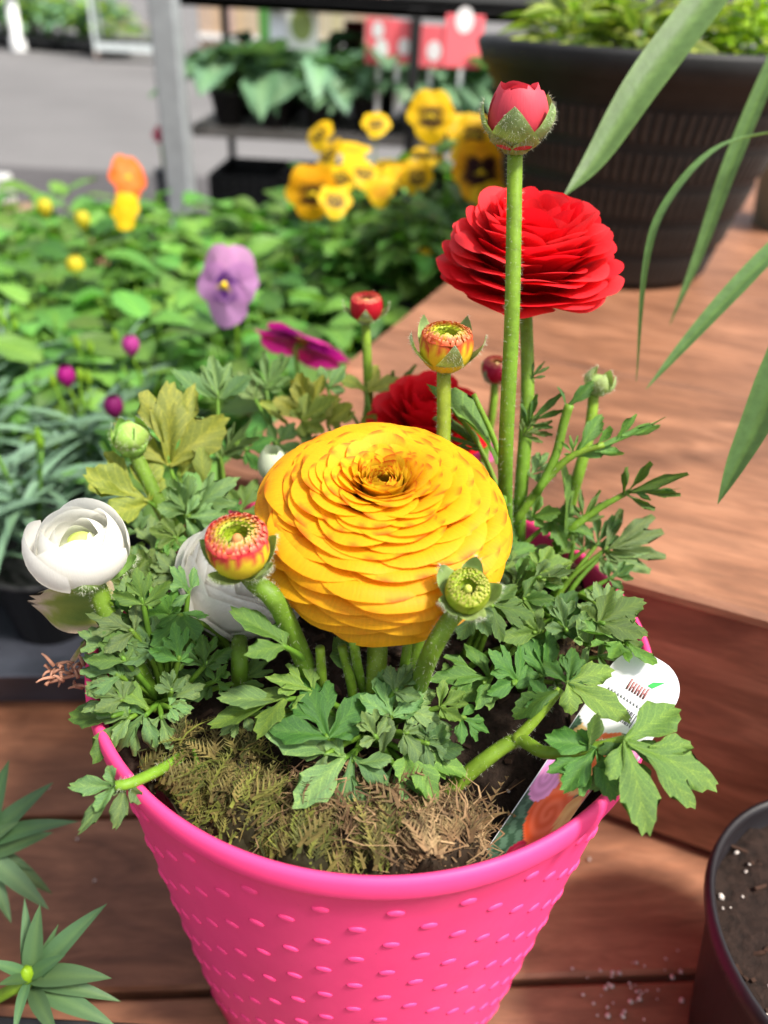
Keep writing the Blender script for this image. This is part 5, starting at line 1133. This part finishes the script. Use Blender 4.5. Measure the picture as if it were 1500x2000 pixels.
for k in range(24):
    i, j = k % 8, k // 8; x = lerp(xl.x + .10, xr.x + .42, i / 7) + rg.uniform(-.02, .02); y = yF + .045 + .20 * j; c = Vector((x, y, zs))
    t = thing('cabbage_seedling', c, 'blue green cabbage seedling on the rack, %s from the left in the %s row' % (ORD[i], ('front', 'middle', 'back')[j]), 'vegetable plant', 'cabbage seedlings on the rack')
    b = MB(); lathe(b, [(.0001, .001), (.035, .001), (.048, .075), (.051, .075), (.051, .082), (.045, .082), (.0001, .074)], 20); ob('grow_pot', b.build('grow_pot', M_BLACK), t, Matrix.Translation(c))
    rosette(t, c + SU * .07, 20, FLF, (.08, .14), .09, .11, rg, 1.0, (-.2, 1.0))
for k in range(5):
    x = xl.x + .14 + .205 * k; c = Vector((x, yF + .2, zs - .33)); t = thing('black_crate', c, 'black plastic crate on the bottom rack shelf, %s from the left' % ORD[k], 'crate', 'black crates on the bottom rack shelf')
    b = MB(); w, h = .10, .20
    for x0, x1, y0, y1 in ((-w, w, -.15, -.145), (-w, w, .145, .15), (-w, -w + .005, -.145, .145), (w - .005, w, -.145, .145)): box(b, x0, x1, y0, y1, .001, h)
    box(b, -w + .005, w - .005, -.145, .145, .001, .006); ob('wall', b.build('crate_wall', M_BPOT, False), t, Matrix.Translation(c))
    for q in range(7):
        b = MB(); box(b, -.006, .006, -.004, .004, .01, h - .01); ob('rib', b.build('rib', M_BLACK, False), t, Matrix.Translation(c + Vector((-.084 + .028 * q, -.1545, 0))))
def card(name, x0, y0, x1, y1, d, label, c, stake=True, blot=None, mt=None):
    a = P(x0, y1, d); e = P(x1, y0, d); w = (e - a).dot(_rt); h = abs(e.z - a.z); M = Matrix.Translation((a.x + w / 2, a.y, a.z)) @ Matrix.Rotation(R(rnd.uniform(-12, 12)), 4, 'Z')
    t = thing(name, M.translation, label, 'plant label', M=M)
    b = MB(); box(b, -w / 2, w / 2, -.001, .001, 0, h, None, .0006); ob('card', b.build('card', plain('card_colour', c, .5, .3), False), t, M)
    if blot:
        for (u, v, r, bcx) in blot:
            b = MB(); n = 14; V = [(w * u + r * w * math.cos(2 * math.pi * i / n), -.0018, h * v + r * 1.2 * w * math.sin(2 * math.pi * i / n)) for i in range(n)]; b.add(V, [tuple(range(n))]); ob('print', b.build('print', plain('print_colour', bcx, .5), False), t, M)
    if stake: b = MB(); box(b, -.006, .006, .0011, .0021, -.12, .05); ob('stake', b.build('stake', M_WHITE, False), t, M)
    return t
PKC = (.90, .16, .19); WH = (.85, .82, .82)
card('plant_label', 712, 36, 766, 124, 1.93, 'coral pink plant label with white print, leftmost of the pink ones', PKC, True, [(-.05, .75, .22, WH), (.1, .35, .25, WH)])
card('plant_label', 752, 40, 800, 122, 1.93, 'coral pink plant label with white print, second from the left', PKC, True, [(.25, .4, .25, WH)])
card('plant_label', 815, 50, 866, 130, 1.93, 'coral pink plant label just right of the thin rack leg', PKC, True, [(.1, .4, .28, WH)])
card('plant_label', 864, 30, 938, 130, 1.93, 'largest coral pink plant label, rightmost of the four', PKC, True, [(-.02, .9, .24, WH)])
card('plant_label', 672, 40, 712, 112, 2.4, 'dark red plant label left of the pink ones', (.16, .012, .016), True)
card('price_card', 506, 8, 530, 75, 1.98, 'narrow green card hanging under the top rack shelf', (.12, .34, .09), False)
card('price_card', 528, 8, 560, 85, 1.96, 'narrow white card hanging under the top rack shelf', (.70, .70, .80), False)
card('price_card', 558, 12, 622, 95, 1.97, 'white card with a green picture hanging under the top rack shelf', (.75, .77, .72), False, [(0, .55, .34, (.26, .34, .10))])
c = P(320, 330, 2.0); t = thing('potted_flower', Vector((c.x, c.y, GZ)), 'slim black pot with a pink red flower beside the steel post', 'plant')
b = MB(); lathe(b, [(.0001, .007), (.022, .007), (.026, c.z - GZ), (.0001, c.z - GZ - .004)], 16); ob('grow_pot', b.build('grow_pot', M_BLACK), t, Matrix.Translation((c.x, c.y, GZ)))
b = MB(); tube(b, [c, c + SU * .03, c + SU * .06], .004, 6, 0, (1, 1, 1)); ob('stem', b.build('stem', M_STEM), t)
FM = frame(c + SU * .08, SU); fp = core_part('flower', t, FM, [(.002, -.02), (.006, -.016), (.0001, 0)], (1, 1, 1)); bloom_petals(fp, FM, 14, [(a, r * .62, z * .8, g) for a, r, z, g in RK], M_RED, lambda t_, u, v, rc: (.72, .02, .14), 71, base=(.003, -.02), half=(1, .6))
c = Z(30, 425, .02); c = P(30, 418, 1.5); t = thing('rock_as_pot', Vector((c.x, c.y, c.z)), 'small brown rock built in pot form at the far left end of the bed', 'flower pot')  # stands for a brownish rock; the pot shape is made up
b = MB(); lathe(b, [(.0001, -.10), (.035, -.10), (.05, 0), (.054, 0), (.054, .02), (.045, .02), (.0001, .01)], 24); ob('wall', b.build('rock_pot_wall', plain('rock_brown', (.22, .14, .10), .8, .2, 0, .2, 30)), t, Matrix.Translation((c.x, c.y, .101 + .0)))

# ------------------------------------------------------------------ far yard: trolley, hedge plants, lamp post, timber wall
g = Z(250, 122, GZ); dc = (g - CAM).dot(_fw); sx = 115 / F * dc; hgt = 1.95
TR = Matrix.Translation(g) @ Matrix.Rotation(R(6), 4, 'Z'); tr = thing('plant_trolley', g, 'white metal plant trolley with two shelves of flowers far behind', 'trolley', M=TR)
wm = plain('trolley_white', (.62, .68, .68), .4, .4)
for x in (-sx / 2, sx / 2):
    for y in (0, .55):
        b = MB(); box(b, x - .03, x + .03, y - .03, y + .03, .16, hgt, None, .004); ob('upright', b.build('upright', wm, False), tr, TR)
        b = MB(); lathe(b, [(.0001, -.03), (.085, -.03), (.09, -.02), (.09, .02), (.085, .03), (.0001, .03)], 20, Matrix.Translation((x, y, .095)) @ Matrix.Rotation(R(90), 4, 'Y')); ob('wheel', b.build('wheel', plain('rubber_grey', (.25, .2, .18), .7)), tr, TR)
for z in (.2, 1.28):
    b = MB(); box(b, -sx / 2 + .031, sx / 2 - .031, -.03, .6, z, z + .12, None, .004); ob('shelf', b.build('shelf', wm, False), tr, TR)
rg = random.Random(31)
def far_plant(c, label, group, n, rad, h, meshes, L, fc=None, nf=0, name='bedding_plant', cat='plant'):
    t = thing(name, c, label, cat, group); b = MB()
    lathe(b, [(.0001, .002), (rad * .6, .002), (rad * .8, h * .25), (.0001, h * .24)], 12); ob('grow_pot', b.build('grow_pot', M_BLACK), t, Matrix.Translation(c))
    rosette(t, c + SU * h * .22, n, meshes, L, rad, h * .7, rg, 1.0, (.2, 1.2))
    if nf:
        for q in range(nf):
            a = rg.uniform(0, 6.28); p = c + Vector((rad * .8 * math.cos(a) * rg.random() ** .5, rad * .8 * math.sin(a) * rg.random() ** .5, h * rg.uniform(.85, 1.1))); b = MB()
            for w in range(5):
                an = w * 1.2566; V = [p, p + Vector((math.cos(an - .5), math.sin(an - .5), .3)) * rad * .16, p + Vector((math.cos(an), math.sin(an), .5)) * rad * .24, p + Vector((math.cos(an + .5), math.sin(an + .5), .3)) * rad * .16]; b.add(V, [(0, 1, 2, 3)], [fc] * 4)
            ob('flower', b.build('flower', M_PAN), t)
for z, cols in ((.32, ((.75, .6, .65), (.75, .74, .72), (.7, .3, .4), (.78, .7, .72), (.75, .5, .55))), (1.40, ((.8, .6, .03), (.75, .66, .05), (.8, .58, .02), (.6, .5, .1), (.8, .62, .03)))):
    for k, fc in enumerate(cols):
        x = lerp(-sx * .38, sx * .38, k / 4)
        far_plant(TR @ Vector((x, .22, z)), 'flowering plant on the %s shelf of the far trolley, %s from the left' % ('lower' if z < 1 else 'upper', ORD[k]), 'flowers on the far trolley, %s shelf' % ('lower' if z < 1 else 'upper'), 14, .17, .36, LLF, (.06, .12), fc, 12)
for k in range(22):
    px = -40 + 235 * (k % 11) / 10; g = Z(px, 86 + px * .11, GZ) + Vector((rg.uniform(-.3, .3), (k // 11) * 1.2, 0))
    far_plant(g, 'bushy green plant left of the far trolley, %s from the left in the %s row' % ((ORD + ['ninth', 'tenth', 'eleventh'])[k % 11], ('front', 'rear')[k // 11]), 'far row of bushy plants', 30, .75, 1.15, FLF if k % 3 else LLF, (.25, .42), name='potted_shrub', cat='shrub')
g = Z(38, 100, GZ); lp = thing('lamp_post', g, 'white post with a bright round globe far away at the upper left', 'lamp')
dd = (g - CAM).dot(_fw); b = MB(); lathe(b, [(.16, .01), (.16, .25), (.11, .3), (.11, 1.0), (.0001, 1.0)], 16); ob('pole', b.build('pole', M_WHITE), lp, Matrix.Translation(g))
b = MB(); lathe(b, [(.0001, -.3)] + [(.3 * math.cos(a), .3 * math.sin(a)) for a in np.linspace(-1.4, 1.4, 12)] + [(.0001, .3)], 20); ob('globe', b.build('globe', plain('globe_white', (.9, .9, .9), .3)), lp, Matrix.Translation(g + SU * 1.28))
wa, we = Z(392, 108, GZ), Z(760, 128, GZ); wd_ = we - wa; wL = wd_.length; WMx = Matrix.Translation(wa) @ Matrix.Rotation(math.atan2(wd_.y, wd_.x), 4, 'Z')
tw = thing('timber_wall', wa, 'pale tan timber wall behind the plant rack', 'wall', M=WMx); n = 16
for k in range(n):
    b = MB(); box(b, wL * k / n + .01, wL * (k + 1) / n - .01, 0, .05, .02, 2.6, None, .008); ob('plank', b.build('plank', plain('tan_board', tuple(x * rnd.uniform(.85, 1.1) for x in (.50, .36, .26)), .7, .3, 0, .12, 3), False), tw, WMx)
for z in (.35, 1.9):
    b = MB(); box(b, 0, wL, -.06, -.004, z, z + .12, None, .006); ob('rail', b.build('rail', M_WHITE, False), tw, WMx)
